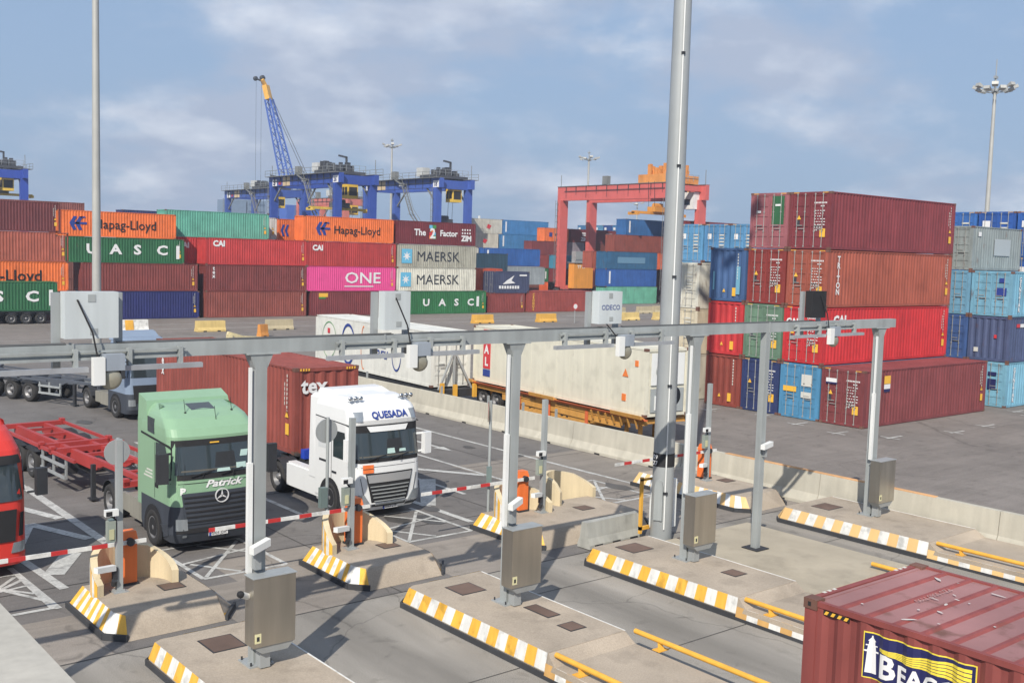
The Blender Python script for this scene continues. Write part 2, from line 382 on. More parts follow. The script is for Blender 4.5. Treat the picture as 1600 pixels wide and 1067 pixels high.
def vtext(t, s, x, ztop, size, m, step=None, bold=.03, y=-.006):
    step = step or size*.82
    for k, ch in enumerate(s):
        if ch != ' ': text(ch, t, (x, y, ztop-size*.75-k*step), ROT_F, size, m, bold=bold, align='CENTER')
h = 2.896; YW = 109.5
G1 = 'containers in the long wall across the road'
def W(x, lv, col, label, **kw): return container(x, kw.pop('y', YW), kw.pop('z', lv*h), col, label, group=kw.pop('group', G1), **kw)
# ---- left block
W(20.4, 0, (104, 60, 52), 'brown container at the bottom of the left stack, behind the trailer carrying a green container')
t = W(20.5, 1, (246, 116, 30), 'bright orange container with black lettering, second from ground at the left edge'); text('Hapag-Lloyd', t, (1.9, -.006, 1.0), ROT_F, 1.55, T_black, bold=.012)
W(20.5, 2, (176, 88, 66), 'faded terracotta container directly above the orange one at the left edge', rust=.3)
W(19.8, 3, (112, 48, 50), 'dark maroon container on top of the left edge stack', stickers=True)
t = W(31.5, 3, (246, 116, 30), 'orange container with blue emblem on the top row, behind the tall left pole', H=2.59, z=8.38, marks=False); hapag(t, 1.3, 2.59)
t = W(32.4, 2, (30, 104, 60), 'green container with widely spaced white letters, behind the left pole under an orange one', H=2.59, z=5.79); uasc(t, (2.0, 4.4, 6.8, 9.2), 2.59)
build(MB().box(11.3, -.006, .5, 11.65, 0, 1.9), 'lettering_panel', T_white, t)
t = W(33.9, 1, (134, 58, 52), 'maroon container above the navy blue one at ground level'); build(MB().box(1.5, -.006, 2.2, 1.95, 0, 2.6, 0).box(1.6, -.009, 2.25, 1.85, -.005, 2.5, 1), 'emblem', [T_white, T_green], t)
W(34.1, 0, (32, 40, 108), 'navy blue container on the ground to the right of the first cabinet', rust=.02)
t = W(43.9, 2, (196, 46, 46), 'red container with a short visible side, set back right of the white lettered green one', y=112.1, z=2*h); text('CAI', t, (1.0, -.006, 1.75), ROT_F, .8, T_white, bold=.05)
t = W(47.0, 2, (200, 50, 48), 'red container with white letters at its left, third row, under the teal one', rust=.06); text('CAI', t, (.8, -.006, 2.0), ROT_F, .85, T_white, bold=.05)
t = W(59.2, 2, (188, 50, 48), 'red container with white letters, under the orange one with blue emblem', rust=.08); text('CAI', t, (.7, -.006, 1.85), ROT_F, .85, T_white, bold=.05)
t = W(47.0, 1, (128, 54, 50), 'maroon container with a vertical white word near its left end'); vtext(t, 'tex', .9, 2.75, .6, T_white, step=.42)
W(47.0, 0, (146, 72, 60), 'reddish brown container on the ground between the blue and the dark maroon ones')
t = W(59.2, 1, (236, 70, 148), 'bright pink container with large white letters', rust=.0, streak=.04, dirt=.05)
text('ONE', t, (5.0, -.006, .95), ROT_F, 1.85, T_white, bold=.012, sx=1.3); build(MB().box(5.0, -.006, .5, 9.0, -.001, .62), 'lettering', T_white, t)
t = W(59.7, 0, (126, 50, 52), 'dark maroon container on the ground under the pink one'); build(MB().box(1.1, -.006, 2.2, 2.3, 0, 2.65, 0).box(1.1, -.006, 2.0, 2.0, 0, 2.18, 1), 'sticker', [T_yel, T_green], t)
for lv, col, lab in ((2, (176, 174, 158), 'grey container with sky blue star square and dark letters'), (1, (224, 222, 206), 'cream white container with sky blue star square and dark letters')):
    t = W(71.6, lv, col, lab, marks=False, rust=.12); star(t, .6 if lv == 2 else .5, .55, 1.75); text('MAERSK', t, (2.8, -.006, .85), ROT_F, 1.75, T_grey, bold=0, sx=1.04)
t = W(73.4, 0, (36, 116, 62), 'green container with white letters on the ground beside the second cabinet'); uasc(t, (2.1, 4.6, 7.0, 9.1), h, 1.2)
build(MB().box(10.6, -.006, .9, 11.0, 0, 2.2), 'lettering_panel', T_white, t)
t = W(71.4, 3, (116, 34, 42), 'dark wine red container with white words on the top row', marks=False)
text('The', t, (2.6, -.006, 1.15), ROT_F, 1.1, T_white, bold=.03); text('Factor', t, (6.5, -.006, 1.15), ROT_F, 1.05, T_white, bold=.03)
b = MB()
for k, (mi, x, zz) in enumerate([(0, 0, 1.3), (1, .55, 1.3), (2, .3, .85), (3, .0, .4), (0, .5, .4), (2, 0, 0), (1, .55, 0)]): b.box(4.85+x, -.006, .75+zz, 5.35+x, -.002, .75+zz+.42, mi)
build(b, 'emblem', [T_lb, T_green, T_org, T_red], t); text('2', t, (4.95, -.012, .85), ROT_F, 1.75, T_white, bold=.03)
text('ZIM', t, (9.9, -.006, .62), ROT_F, .95, T_white, bold=.05)
b = MB()
for i in range(4):
    for j in range(2): b.box(9.95+i*.4, -.006, 1.5+j*.42, 10.15+i*.4, -.001, 1.72+j*.42)
build(b, 'emblem', T_white, t)
t = W(58.8, 3, (246, 116, 30), 'orange container with blue emblem, top row right of centre-left', marks=False); t['label'] = 'orange container with blue emblem, top row below the blue gantry crane marked 26'; hapag(t, 1.5, h)
W(43.5, 3, (92, 174, 152), 'pale teal container on the top row of the long wall', y=112.1, rust=.05)
W(45.8, 3, (206, 204, 200), 'pale grey container end peeping between the teal and orange ones', y=114.7, H=2.59)
t = W(59.5, 3, (238, 110, 34), 'small orange container piece set back, left of the big orange one on the top row', y=117.3, L=6.06, H=2.59, marks=False)
b = MB(); [b.hexa([(x0+p, -.01, q) for p, q in ((0, 1.2), (.3, 1.2), (.55, .5), (.25, .5))], [(x0+p, -.004, q) for p, q in ((0, 1.2), (.3, 1.2), (.55, .5), (.25, .5))]) for x0 in (.3, .85)]
[b.hexa([(x0+p, -.01, q) for p, q in ((0, 1.2), (.3, 1.2), (.55, 1.9), (.25, 1.9))], [(x0+p, -.004, q) for p, q in ((0, 1.2), (.3, 1.2), (.55, 1.9), (.25, 1.9))]) for x0 in (.3, .85)]; build(b, 'emblem', T_blue, t)
# ---- right part of the wall
W(86.2, 0, (142, 60, 54), 'short red brown container on the ground below the navy lettered one', L=6.06, H=2.59)
t = W(86.9, 1, (64, 72, 104), 'short navy container with a white winged emblem and its doors to the left', L=6.06, H=2.896, z=2.59, doors='L', marks=False, rods=True)
b = MB(); b.hexa([(p, -.008, q) for p, q in ((1.4, 1.2), (3.6, 1.35), (2.9, 1.7), (3.4, 2.4), (2.1, 1.7))], [(p, -.003, q) for p, q in ((1.4, 1.2), (3.6, 1.35), (2.9, 1.7), (3.4, 2.4), (2.1, 1.7))]); build(b, 'emblem', T_white, t)
b = MB(); [b.box(.8+k*.45, -.006, .6, 1.12+k*.45, -.001, 1.0) for k in range(8)]; b.box(4.3, -.006, 2.3, 5.6, -.001, 2.5); build(b, 'lettering', T_white, t)
W(84.3, 1, (206, 84, 44), 'narrow orange red container end between the white and the navy ones', y=112.1, L=6.06, marks=False, z=2.9)
t = W(92.6, 0, (158, 66, 56), 'long brick red container on the ground with vertical yellow letters', marks=False); vtext(t, 'CRONOS', 1.2, 2.6, .5, T_yel, step=.4)
W(93.2, 1, (38, 72, 92), 'dark teal blue container above and behind the white one with the star square', y=122, z=5.2, L=6.06, marks=False, H=2.6)
# ---- far left
W(33.2, 4, (142, 78, 68), 'reddish container rising behind the top row at the left', y=145, marks=False, z=10.0)
W(48.6, 4, (38, 52, 104), 'dark blue container peeping over the teal one', y=140, L=6.06, H=2.35, marks=False, z=9.8)
W(54.7, 4, (96, 168, 146), 'green container peeping over the teal one beside the dark blue one', y=140, L=6.06, H=2.35, marks=False, z=9.7)
# ---- far block, stairs of blue containers
G2 = 'containers in the far block behind the wall'
BL = (58, 128, 186); BL2 = (36, 96, 172)
def F(x, y, z, col, label, **kw): return container(x, y, z, col, label, group=G2, marks=kw.pop('marks', False), rods=False, **kw)
def shipline(t, H): build(MB().box(.75, -.006, .5, 1.1, 0, H-.35), 'lettering_panel', T_white, t)
for x, y, z, col, lab in [(132.6, 165, 4*h, BL, 'light blue container with white strip on top of the far stairs'), (129.6, 162, 3*h, BL, 'light blue container with white strip one step below the top of the far stairs'),
                          (105.5, 136, 2*h, BL2, 'deeper blue container with white strip on the lowest blue step of the far stairs')]:
    t = F(x, y, z, col, lab); shipline(t, h)
F(102.3, 131, h, (150, 158, 162), 'grey container under the deeper blue step of the far stairs')
for x, y, z, L_, lab in [(124.7, 165, 4*h, 7.8, 'dirty white container with red mark left of the top light blue one'), (123.2, 162, 3*h, 6.06, 'dirty white container with red mark on the second step'), (99.2, 137, 2*h, 6.06, 'dirty white container end left of the deeper blue one')]:
    t = F(x, y, z, (206, 202, 188), lab, L=L_); build(MB().hexa([(L_-3.6, -.01, 1.9), (L_-2.7, -.01, 1.6), (L_-3.2, -.01, .9), (L_-3.9, -.01, 1.2)], [(L_-3.6, -.002, 1.9), (L_-2.7, -.002, 1.6), (L_-3.2, -.002, .9), (L_-3.9, -.002, 1.2)]), 'emblem', T_red, t)
for k in range(11):
    yy = 163-k*2.6; cl = [(70, 130, 180), (44, 90, 160), (88, 150, 190), (38, 80, 150)][k % 4]
    t = F(153.4, yy, 4*h+.1, cl, 'blue container doors, %s from the left in the far row under the sky' % ('first second third fourth fifth sixth seventh eighth ninth tenth eleventh'.split()[k]), L=6.06, H=2.5, doors='L')
    build(MB().box(-.01, 1.5, 1.5, 0, 2.1, 2.0), 'sticker', T_white, t)
sb = [(133.5, 5, (238, 116, 40), 'short orange container with blue mark, top of the far block by the red crane'), (140.2, 5, (126, 42, 44), 'maroon short container with white letters between the far red crane legs'), (146.9, 5, (122, 44, 46), 'maroon short container with white letters right of the far red crane legs'),
      (130.3, 4, (132, 58, 60), 'maroon short container with small white mark below the short orange one'), (137.8, 4, (150, 140, 150), 'mauve grey short container between the far red crane legs'), (128.6, 3, (146, 60, 54), 'brick red short container two below the short orange one'),
      (134.9, 3, (66, 156, 190), 'cyan short container beside the left red crane leg'), (128.6, 2, (40, 116, 66), 'green short container with white letters in the far block'), (134.9, 2, (140, 50, 52), 'maroon short container right of the green short one'), (128.6, 1, (236, 100, 40), 'orange short container under the green short one in the far block'),
      (144.2, 4, (120, 60, 50), 'dark brown short container right of the mauve grey one'), (143.6, 3, (128, 52, 46), 'dark red short container in the shade right of the crane leg')]
for x, lv, col, lab in sb:
    t = F(x, 153, (lv-1)*2.59, col, lab, L=6.06, H=2.59)
    if lv == 5 and col[0] < 200: build(MB().box(2.9, -.006, 1.7, 4.5, 0, 1.95).box(3.0, -.006, 1.3, 4.3, 0, 1.55), 'lettering', T_white, t); text('ZIM', t, (2.7, -.006, .35), ROT_F, .95, T_white, bold=.05)
    if 'blue mark' in lab: build(MB().box(1.0, -.006, .9, 1.8, 0, 1.7), 'emblem', T_blue, t); build(MB().box(2.6, -.006, 1.1, 4.6, 0, 1.5), 'lettering', T_black, t)
    if 'green short container with' in lab: text('ASC', t, (1.6, -.006, 1.0), ROT_F, 1.3, T_white, bold=.03); build(MB().box(5.2, -.006, .6, 5.5, 0, 2.0), 'lettering_panel', T_white, t)
# ---- block under the red crane
t = F(122.1, 124.5, 2*h, (36, 96, 136), 'teal blue container on top of three beside the red crane', rust=.2); build(MB().box(2.6, -.005, 1.0, 9.2, 0, 2.0), 'faded_lettering_panel', flat('faded_blue', (96, 142, 172)), t)
t = F(122.1, 124.5, h, (36, 92, 168), 'deep blue container in the middle of three beside the red crane', doors='L'); shipline(t, h)
t = F(122.3, 124.5, 0, (100, 178, 150), 'mint green container at the bottom of three behind yellow blocks')
t = F(133.0, 131.0, 4*h, (38, 104, 168), 'deep blue container highest under the red crane spreader'); shipline(t, h)
F(126.6, 127.1, 3*h, (142, 66, 48), 'long rusty brown container below the highest deep blue one', rust=.4)
F(123.9, 127.1+2.6, 2*h, (170, 80, 56), 'terracotta container behind the teal blue one', rust=.3)
F(134.7, 127.1, 2*h, (216, 96, 44), 'orange container patch left of the big light column', L=6.06)
F(141.0, 124.5, 4*h, (134, 40, 42), 'dark red container along the skyline right of the big light column')
F(153.3, 124.5, 4*h, (128, 38, 40), 'dark red container end meeting the tall right stack on the skyline')
# hidden supports of the far stacks
def sup(x, y, z0, n, L=12.19, hh=h, col=(120, 70, 60)):
    for k in range(n): F(x, y, z0+k*hh, col, 'weathered container deep in the far stacks, mostly hidden behind nearer ones', L=L, H=hh)
sup(132.6, 165, 0, 4); sup(129.6, 162, 0, 3, L=6.06); sup(105.5, 136, 0, 2); sup(123.2, 165, 0, 4, L=7.8)
sup(153.4, 163, 0, 4, L=6.06, col=(96, 90, 100)); sup(153.4, 150, 0, 4, L=6.06, col=(110, 60, 56)); sup(153.4, 137, 0, 4, L=6.06, col=(90, 60, 60))
sup(133.0, 131, 0, 4); sup(141, 124.5, 0, 4, col=(90, 60, 56)); sup(93.2, 122, 0, 2, L=6.06, hh=2.59); sup(133.5, 155.7, 0, 4, L=6.06, hh=2.59, col=(110, 60, 60)); sup(140.2, 155.7, 0, 4, L=6.06, hh=2.59, col=(100, 66, 66)); sup(141.4, 153.0, 0, 2, L=6.06, hh=2.59)
sup(33.2, 145, 0, 3); sup(48.6, 140, 0, 3); sup(43.9, 112.1, 0, 2)
# ---- right stack in front
G3 = 'containers in the tall stack on the right'
X0, Y0 = 45.583, 28.358; PW = 2.5
hs = [2.823, 2.9, 2.9, 2.9]; zs = [0, 2.84, 5.75, 8.66]
def K(c_, lv, col, label, dx=0, **kw):   # column 3 is the nearest, 0 the farthest
    return container(X0+dx, Y0+(3-c_)*PW, zs[lv], col, label, group=G3, H=2.82 if lv == 0 else 2.896, **kw)
t = K(3, 0, (134, 62, 64), 'long wine red container alone in the nearest row, doors to the left', doors='L', dmarks=True, rust=.04)
build(MB().box(1.75, -.006, 2.1, 2.3, 0, 2.5, 0).box(1.75, -.006, 1.85, 2.3, 0, 2.08, 1).box(1.75, -.006, 1.7, 2.3, 0, 1.84, 2), 'emblem', [T_yel, T_white, T_navy], t)
build(MB().box(-.012, 1.55, 2.1, -.004, 2.15, 2.3, 1).box(-.016, 1.5, 2.02, -.012, 2.15, 2.1, 2), 'emblem', [T_yel, T_white, T_navy], t)
t = K(2, 1, (206, 36, 42), 'bright red long container, second from the ground, doors to the left', .06, doors='L', dmarks=True, rust=.02)
text('CAI', t, (.8, -.006, 2.0), ROT_F, .7, T_white, bold=.05); text('CAI', t, (-.012, 2.25, 1.95), ROT_L, .45, T_white, bold=.05)
t = K(2, 2, (168, 84, 62), 'terracotta long container with vertical white letters, third from the ground', .12, doors='L', dmarks=True, rust=.12); vtext(t, 'TRITON', .95, 2.62, .42, T_white, step=.33)
K(2, 3, (134, 54, 60), 'wine red long container on top of the tall right stack', .14, doors='L', dmarks=True, rust=.05)
K(2, 0, (76, 146, 190), 'sky blue container at ground level showing rusty doors with a yellow label', doors='L', dmarks=False, rust=.2, streak=.15); t = bpy.data.objects[-1] if 0 else None
t = [o for o in C.objects if o.get('label', '').startswith('sky blue container at ground')][0]
build(MB().box(-.012, 1.4, 1.35, -.004, 2.2, 1.62), 'sticker', T_yel, t); build(MB().box(-.012, .5, 1.7, -.004, 1.1, 2.3).box(-.012, .5, 1.1, -.004, 1.1, 1.4), 'marking', T_pk, t)
K(1, 0, (44, 60, 110), 'dark navy container at ground level showing doors in the tall right stack', doors='L', dmarks=True, rust=.05)
K(1, 1, (104, 136, 112), 'sage green container showing doors in the tall right stack', doors='L', dmarks=True, rust=.15)
K(1, 2, (146, 52, 44), 'dark red container showing doors beside the terracotta one', .1, doors='L', dmarks=True, rust=.05)
t = K(1, 3, (166, 96, 102), 'faded pink red container with a green door panel, top of the tall stack', .1, doors='L', dmarks=False, rust=.1)
build(MB().box(.022, .3, 1.25, .0265, 1.05, 2.72), 'repainted_panel', mat('green_patch', (44, 104, 62), .6, dirt=.2, rust=.1), t); build(MB().box(.01, 1.75, 1.85, .02, 2.0, 1.97).box(.01, .5, 2.2, .017, .85, 2.3), 'marking', T_white, t)
for lv, col, lab in ((0, (146, 64, 50), 'brown container end wall at ground level, far left of the tall right stack'), (1, (204, 44, 46), 'red container end wall, second from the ground at the far left of the tall stack'), (2, (66, 100, 148), 'scratched blue container end wall above the red end wall')):
    t = K(0, lv, col, lab, marks=False, rust=.06 if lv < 2 else .1, streak=.12); b = MB()
    b.box(-.004, .62, .3, .03, .84, .75).poly([(-.004, 1.5, .5), (-.004, 1.3, .5), (-.004, 1.4, .7)]); build(b, 'sticker', T_yel, t)
    b = MB(); [b.box(-.004, .5, 2.5-.16*k, .03, .54, 2.5-.16*k+.11) for k in range(9)]; build(b, 'marking', T_pk, t)
    if lv == 2: build(MB().box(0.0, .35, .4, .028, .6, 1.9).box(0.0, 2.1, .6, .028, 2.2, 1.6), 'scratched_paint', flat('scratch_cyan', (110, 172, 200)), t)
K(0, 3, (70, 128, 180), 'placeholder') if 0 else None
# white reefers beyond it
for k, (col, lab) in enumerate([((214, 208, 190), 'white refrigerated container at the bottom of the white stack'), ((220, 208, 180), 'rusty white refrigerated container in the middle of the white stack'), ((226, 222, 206), 'white refrigerated container on top of the white stack')]):
    t = container(46.0, 39.4, k*2.59, col, lab, H=2.59, kind='reefer', doors='L', group='white refrigerated containers left of the tall stack', marks=False, rust=.22)
    b = MB()
    for q in range(6): b.box(.018, .5, 2.0-q*.22, .026, .95, 2.07-q*.22); b.box(.018, 1.5, 2.0-q*.3, .026, 1.8, 2.06-q*.3)
    build(b, 'marking', T_pk, t)
for k, y in enumerate((48.9, 51.45, 54.0)):
    for lv in range(4):
        z = 7.77 if lv == 3 else lv*2.59
        if lv < 3 and k != 2: continue
        t = container(63.3, y+.0, z, [(88, 150, 196), (84, 146, 196), (92, 158, 204)][k], ['pale blue container doors nearest the tall right stack, above the scratched blue one', 'pale blue container doors in the middle above the white stack', 'pale blue container doors next to the big light column, above the white stack'][k] if lv == 3 else 'weathered blue container hidden low behind the white stack',
                      H=2.896 if lv == 3 else 2.59, doors='L', marks=False, group='pale blue containers above the white stack', rust=.12)
        if lv == 3: build(MB().box(.015, 1.75, 1.75, .025, 2.1, 2.15), 'sticker', T_white, t); b = MB(); [b.box(.016, .5, 2.0-.25*q, .026, 1.0, 2.1-.25*q) for q in range(6)]; build(b, 'marking', T_pk, t)
# right edge stacks
G4 = 'weathered containers at the right edge'
XR, YR = 60.0, 28.3
LB = (120, 180, 206)
t = container(XR, YR, 0, LB, 'pale blue container with vertical white letters on the ground at the right edge', group=G4, doors='L', H=2.59, L=6.06, marks=False, rust=.2); vtext(t, 'GENSTAR', .9, 2.3, .36, T_white, step=.29)
build(MB().box(-.012, .6, 1.0, -.004, 1.1, 1.6).box(-.012, .6, 1.8, -.004, 1.1, 2.0), 'sticker', T_navy, t); build(MB().box(3.6, -.01, .5, 5.5, -.004, .9), 'patch', T_blue, t)
t = container(XR, YR, 2.6, (76, 90, 128), 'slate blue container with a dented end wall, second from the ground at the right edge', group=G4, H=2.59, L=6.06, marks=False, rust=.25)
build(MB().box(.0, .75, 1.35, .03, .9, 1.55), 'sticker', T_red, t); build(MB().box(.0, 1.8, .5, .03, 2.05, .75), 'patch', T_pk, t); build(MB().box(.8, -.006, 2.0, 1.2, 0, 2.2), 'emblem', T_red, t)
build(MB().box(1.25, -.006, 2.0, 2.2, 0, 2.2), 'lettering', T_white, t)
t = container(XR, YR, 5.2, (116, 176, 204), 'pale blue container with patched rusty doors, third from the ground at the right edge', group=G4, doors='L', H=2.59, L=6.06, marks=False, rust=.35); vtext(t, 'GENSTAR', .9, 2.3, .36, T_white, step=.29)
build(MB().box(-.0, .35, 1.2, .02, .95, 1.65).box(0, .5, 1.95, .02, .8, 2.2), 'repainted_panel', T_blue, t)
YR2 = YR+2.5
for lv, col, lab in ((0, (100, 110, 140), 'weathered blue grey container hidden behind the right edge stack'), (1, (62, 96, 156), 'blue container doors squeezed behind the slate blue one'), (2, (110, 166, 198), 'light blue container end squeezed behind the patched one')):
    container(XR, YR2, lv*2.6, col, lab, group=G4, doors='L', H=2.59, L=6.06, marks=False, rust=.3)
t = container(XR, YR2, 7.8, (146, 156, 156), 'grey short container with a pale square on its side, top of the right edge stack', group=G4, doors='L', H=2.59, L=6.06, marks=False, rust=.3)
build(MB().box(2.6, -.006, .9, 4.6, 0, 1.9), 'pale_panel', flat('pale_grey_panel', (180, 188, 190)), t); build(MB().box(.6, -.006, 2.0, .95, 0, 2.25), 'sticker', T_white, t)
for k, y in enumerate((26.8, 29.35, 31.9, 34.45)):
    for lv in range(4):
        if lv in (0, 1) and k > 0: continue
        nm = ['rightmost', 'second from right', 'third from right', 'fourth from right'][k]
        t = container(67.4, y, lv*2.896, [(40, 98, 180), (36, 90, 172), (48, 108, 184), (40, 92, 170)][(k+lv) % 4], 'strong blue container doors behind the grey short one, %s, %s row' % (nm, ['ground', 'second', 'third', 'top'][lv]), doors='L', marks=False, group='strong blue containers at the right edge', rust=.05)
        if lv > 1: build(MB().box(.015, 1.65, 1.9, .025, 2.15, 2.3), 'sticker', T_white, t); b = MB(); [b.box(.016, .5, 2.1-.3*q, .026, 1.0, 2.2-.3*q) for q in range(3)]; build(b, 'marking', T_pk, t)
# ---------------------------------------------------------------- trucks (all face -Y)
def wheel(t, x, y, r=.5, w_=.32, side=-1, rim=None, name='wheel'):
    """side -1: outer face looks to -X"""
    key = ('tyre', r, w_, side)
    def mk():
        b = MB(); s = side
        b.lathe((0, 0, 0), (s, 0, 0), [(0, r*.5), (0, r*.92), (w_*.12, r), (w_*.88, r), (w_, r*.92), (w_, r*.62), (w_*.9, r*.6)], 24)
        return b.mesh('wheel', [None])
    def mk2():
        b = MB(); s = side
        b.lathe((0, 0, 0), (s, 0, 0), [(w_*.88, r*.61), (w_*.98, r*.6), (w_*.96, r*.54), (w_*.55, r*.48), (w_*.5, r*.3), (w_*.8, r*.26), (w_*.95, r*.16), (w_*1.0, 0.001)], 20)
        for k in range(10):
            a = 2*PI*k/10; c = (s*w_*.55, .41*r*math.cos(a), .41*r*math.sin(a)); b.tube(c, (c[0]+s*.03, c[1], c[2]), .03*r*2, n=6, mi=1)
        return b.mesh('rim', [None, None])
    o = link(name, cached(key, mk), t, (x, y, r), mats=[M_tyre])
    link('rim', cached(('rim',)+key, mk2), o, mats=[rim or mat('rim_grey', (128, 128, 130), .45, .3, dirt=.15), M_dark]); return o
def lerp_prof(P, z):
    for (a, va), (b, vb) in zip(P, P[1:]):
        if z <= b: return va+(vb-va)*max(0, min(1, (z-a)/(b-a)))
    return P[-1][1]
class Cab:
    def __init__(s, front, half, rear, r=.28, bulge=.1, levels=None): s.F = front; s.Hf = half; s.R = rear; s.r = r; s.b = bulge; s.lv = levels
    def w(s, z): return lerp_prof(s.Hf, z)
    def fy(s, x, z):
        w_ = s.w(z); y = lerp_prof(s.F, z)+s.b*(x/w_)**2; e = abs(x)-(w_-s.r)
        if e > 0: e = min(e, s.r*.999); y += s.r-math.sqrt(s.r**2-e*e)
        return y
    def ring(s, z):
        w_ = s.w(z); pts = [(-w_, s.R), (-w_, s.R*.5+.3)]; n = 6
        xs = [-w_+s.r*(1-math.cos(PI/2*k/n)) for k in range(n)]+[-(w_-s.r)+(2*(w_-s.r))*k/8 for k in range(9)]+[w_-s.r*(1-math.cos(PI/2*k/n)) for k in range(n)][::-1]
        pts += [(x, s.fy(x, z)) for x in xs]+[(w_, s.R*.5+.3), (w_, s.R)]
        return [(x, y, z) for x, y in pts]
    def body(s, matfn):
        b = MB(); R_ = [s.ring(z) for z in s.lv]; n = len(R_[0])
        for k in range(len(R_)-1):
            zc = (s.lv[k]+s.lv[k+1])/2
            for i in range(n):
                j = (i+1) % n
                b.add([R_[k][i], R_[k][j], R_[k+1][j], R_[k+1][i]], [(0, 1, 2, 3)], matfn(zc), True)
        b.poly(R_[-1], matfn(s.lv[-1])); b.poly(R_[0][::-1], matfn(s.lv[0]))
        return b
    def patch(s, xb0, xb1, z0, xt0, xt1, z1, off=.012, nx=14, nz=4, th=.02):
        """curved sheet following the front, trapezoid between z0 and z1, with edges"""
        b = MB(); g = []
        for j in range(nz+1):
            f = j/nz; z = z0+(z1-z0)*f; a = xb0+(xt0-xb0)*f; c = xb1+(xt1-xb1)*f
            g.append([(a+(c-a)*i/nx, s.fy(a+(c-a)*i/nx, z)-off, z) for i in range(nx+1)])
        vs = [p for row in g for p in row]; back = [(p[0], p[1]+th, p[2]) for p in vs]; n = nx+1
        fs = [(j*n+i, j*n+i+1, (j+1)*n+i+1, (j+1)*n+i) for j in range(nz) for i in range(nx)]
        b.add(vs, fs, 0, True)
        rim_ = [i for i in range(n)]+[j*n+nx for j in range(1, nz+1)]+[nz*n+i for i in range(nx-1, -1, -1)]+[j*n for j in range(nz-1, 0, -1)]
        m = len(rim_); b.add([vs[i] for i in rim_]+[back[i] for i in rim_], [(i, (i+1) % m, (i+1) % m+m, i+m) for i in range(m)], 0)
        return b
    def side(s, pts, sx=-1, off=.01, th=.02):
        """panel on the side wall, pts (y, z)"""
        o = [(sx*(s.w(z)+off), y, z) for y, z in pts]; i = [(sx*(s.w(z)+off-th), y, z) for y, z in pts]
        return MB().hexa(i, o)
    def text_on(s, st, t, x0, z, size, m, **kw):
        me = text_mesh(st, size, **kw).copy()
        for v in me.vertices:
            x = x0+v.co.x; zz = z+v.co.y; v.co = (x, s.fy(x, zz)-.022, zz)
        o = link('lettering', me, t); o.material_slots[0].link = 'OBJECT'; o.material_slots[0].material = m; return o
def plate(t, cab, x, z, s_):
    w_ = .52; build(MB().box(x, cab.fy(x+.2, z)-.05, z, x+w_, cab.fy(x+.2, z)-.02, z+.12, 0), 'number_plate', T_white, t)
    y = cab.fy(x+.2, z)-.056; build(MB().box(x, y, z, x+.06, y+.004, z+.12), 'plate_band', T_blue, t); text(s_, t, (x+.08, y, z+.022), ROT_F, .105, T_black, bold=.01, sx=.98)
def mirror(t, cab, sx, z0, z1, y, col=None):
    b = MB(); w_ = cab.w(2.2)+(.02 if col is None else -.12)
    b.bar((sx*w_, y+.18, z1-.05), (sx*(w_+.3), y, z1-.02), .05).bar((sx*w_, y+.18, z0+.05), (sx*(w_+.3), y, z0+.1), .05)
    q = [(sx*(w_+.14), y-.1), (sx*(w_+.4), y-.06), (sx*(w_+.42), y+.08), (sx*(w_+.14), y+.1)]
    b.hexa([(a, c, z0) for a, c in q], [(a, c, z1) for a, c in q])
    o = build(b, 'mirror', col or M_dark, t); build(MB().box(sx*(w_+.17), y+.102, z0+.06, sx*(w_+.38), y+.112, z1-.06), 'mirror_glass', M_glass, o)
def tractor_base(t, skirt, tankmat, yrear=6.0, rim=None, deck=None):
    b = MB(); b.box(-.45, .6, .75, -.33, yrear, 1.0).box(.33, .6, .75, .45, yrear, 1.0)
    for y in (2.6, 3.6, 4.6, 5.8): b.box(-.4, y, .78, .4, y+.12, .96)
    b.box(-.5, 4.4, 1.0, .5, 5.4, 1.12); b.lathe((0, 4.9, 1.12), (0, 0, 1), [(0, .45), (.06, .43), (.06, .001)], 16)
    b.box(-.9, 1.35, .42, .9, 1.5, .58).box(-.9, 4.85, .42, .9, 5.0, .58)
    build(b, 'chassis', M_dark, t)
    for sx in (-1, 1):
        wheel(t, sx*.93, 1.42, side=sx, rim=rim); wheel(t, sx*.66, 4.92, side=sx, w_=.56, rim=rim)
        m = MB(); n = 8
        for k in range(n):
            a0 = PI*(.08+.84*k/n); a1 = PI*(.08+.84*(k+1)/n); c = (4.92, .5); r_ = .6
            m.hexa([(sx*.62, c[0]+r_*math.cos(a), c[1]+r_*math.sin(a)) for a in (a0, a1)]+[(sx*1.22, c[0]+r_*math.cos(a), c[1]+r_*math.sin(a)) for a in (a1, a0)],
                   [(sx*.62, c[0]+(r_+.02)*math.cos(a), c[1]+(r_+.02)*math.sin(a)) for a in (a0, a1)]+[(sx*1.22, c[0]+(r_+.02)*math.cos(a), c[1]+(r_+.02)*math.sin(a)) for a in (a1, a0)])
        build(m, 'mudguard', M_dark, t)
    if skirt:
        for sx in (-1, 1): build(MB().box(sx*1.1, 2.05, .38, sx*1.2, 4.25, 1.08).box(sx*.9, 2.1, 1.08, sx*1.16, 4.2, 1.14), 'side_skirt', skirt, t)
    else:
        for sx in (-1, 1):
            q = MB(); q.box(sx*.55, 2.3, .42, sx*1.18, 3.3, 1.0); q.box(sx*.57, 3.36, .45, sx*1.14, 4.0, .95)
            build(q, 'fuel_tank', tankmat, t)
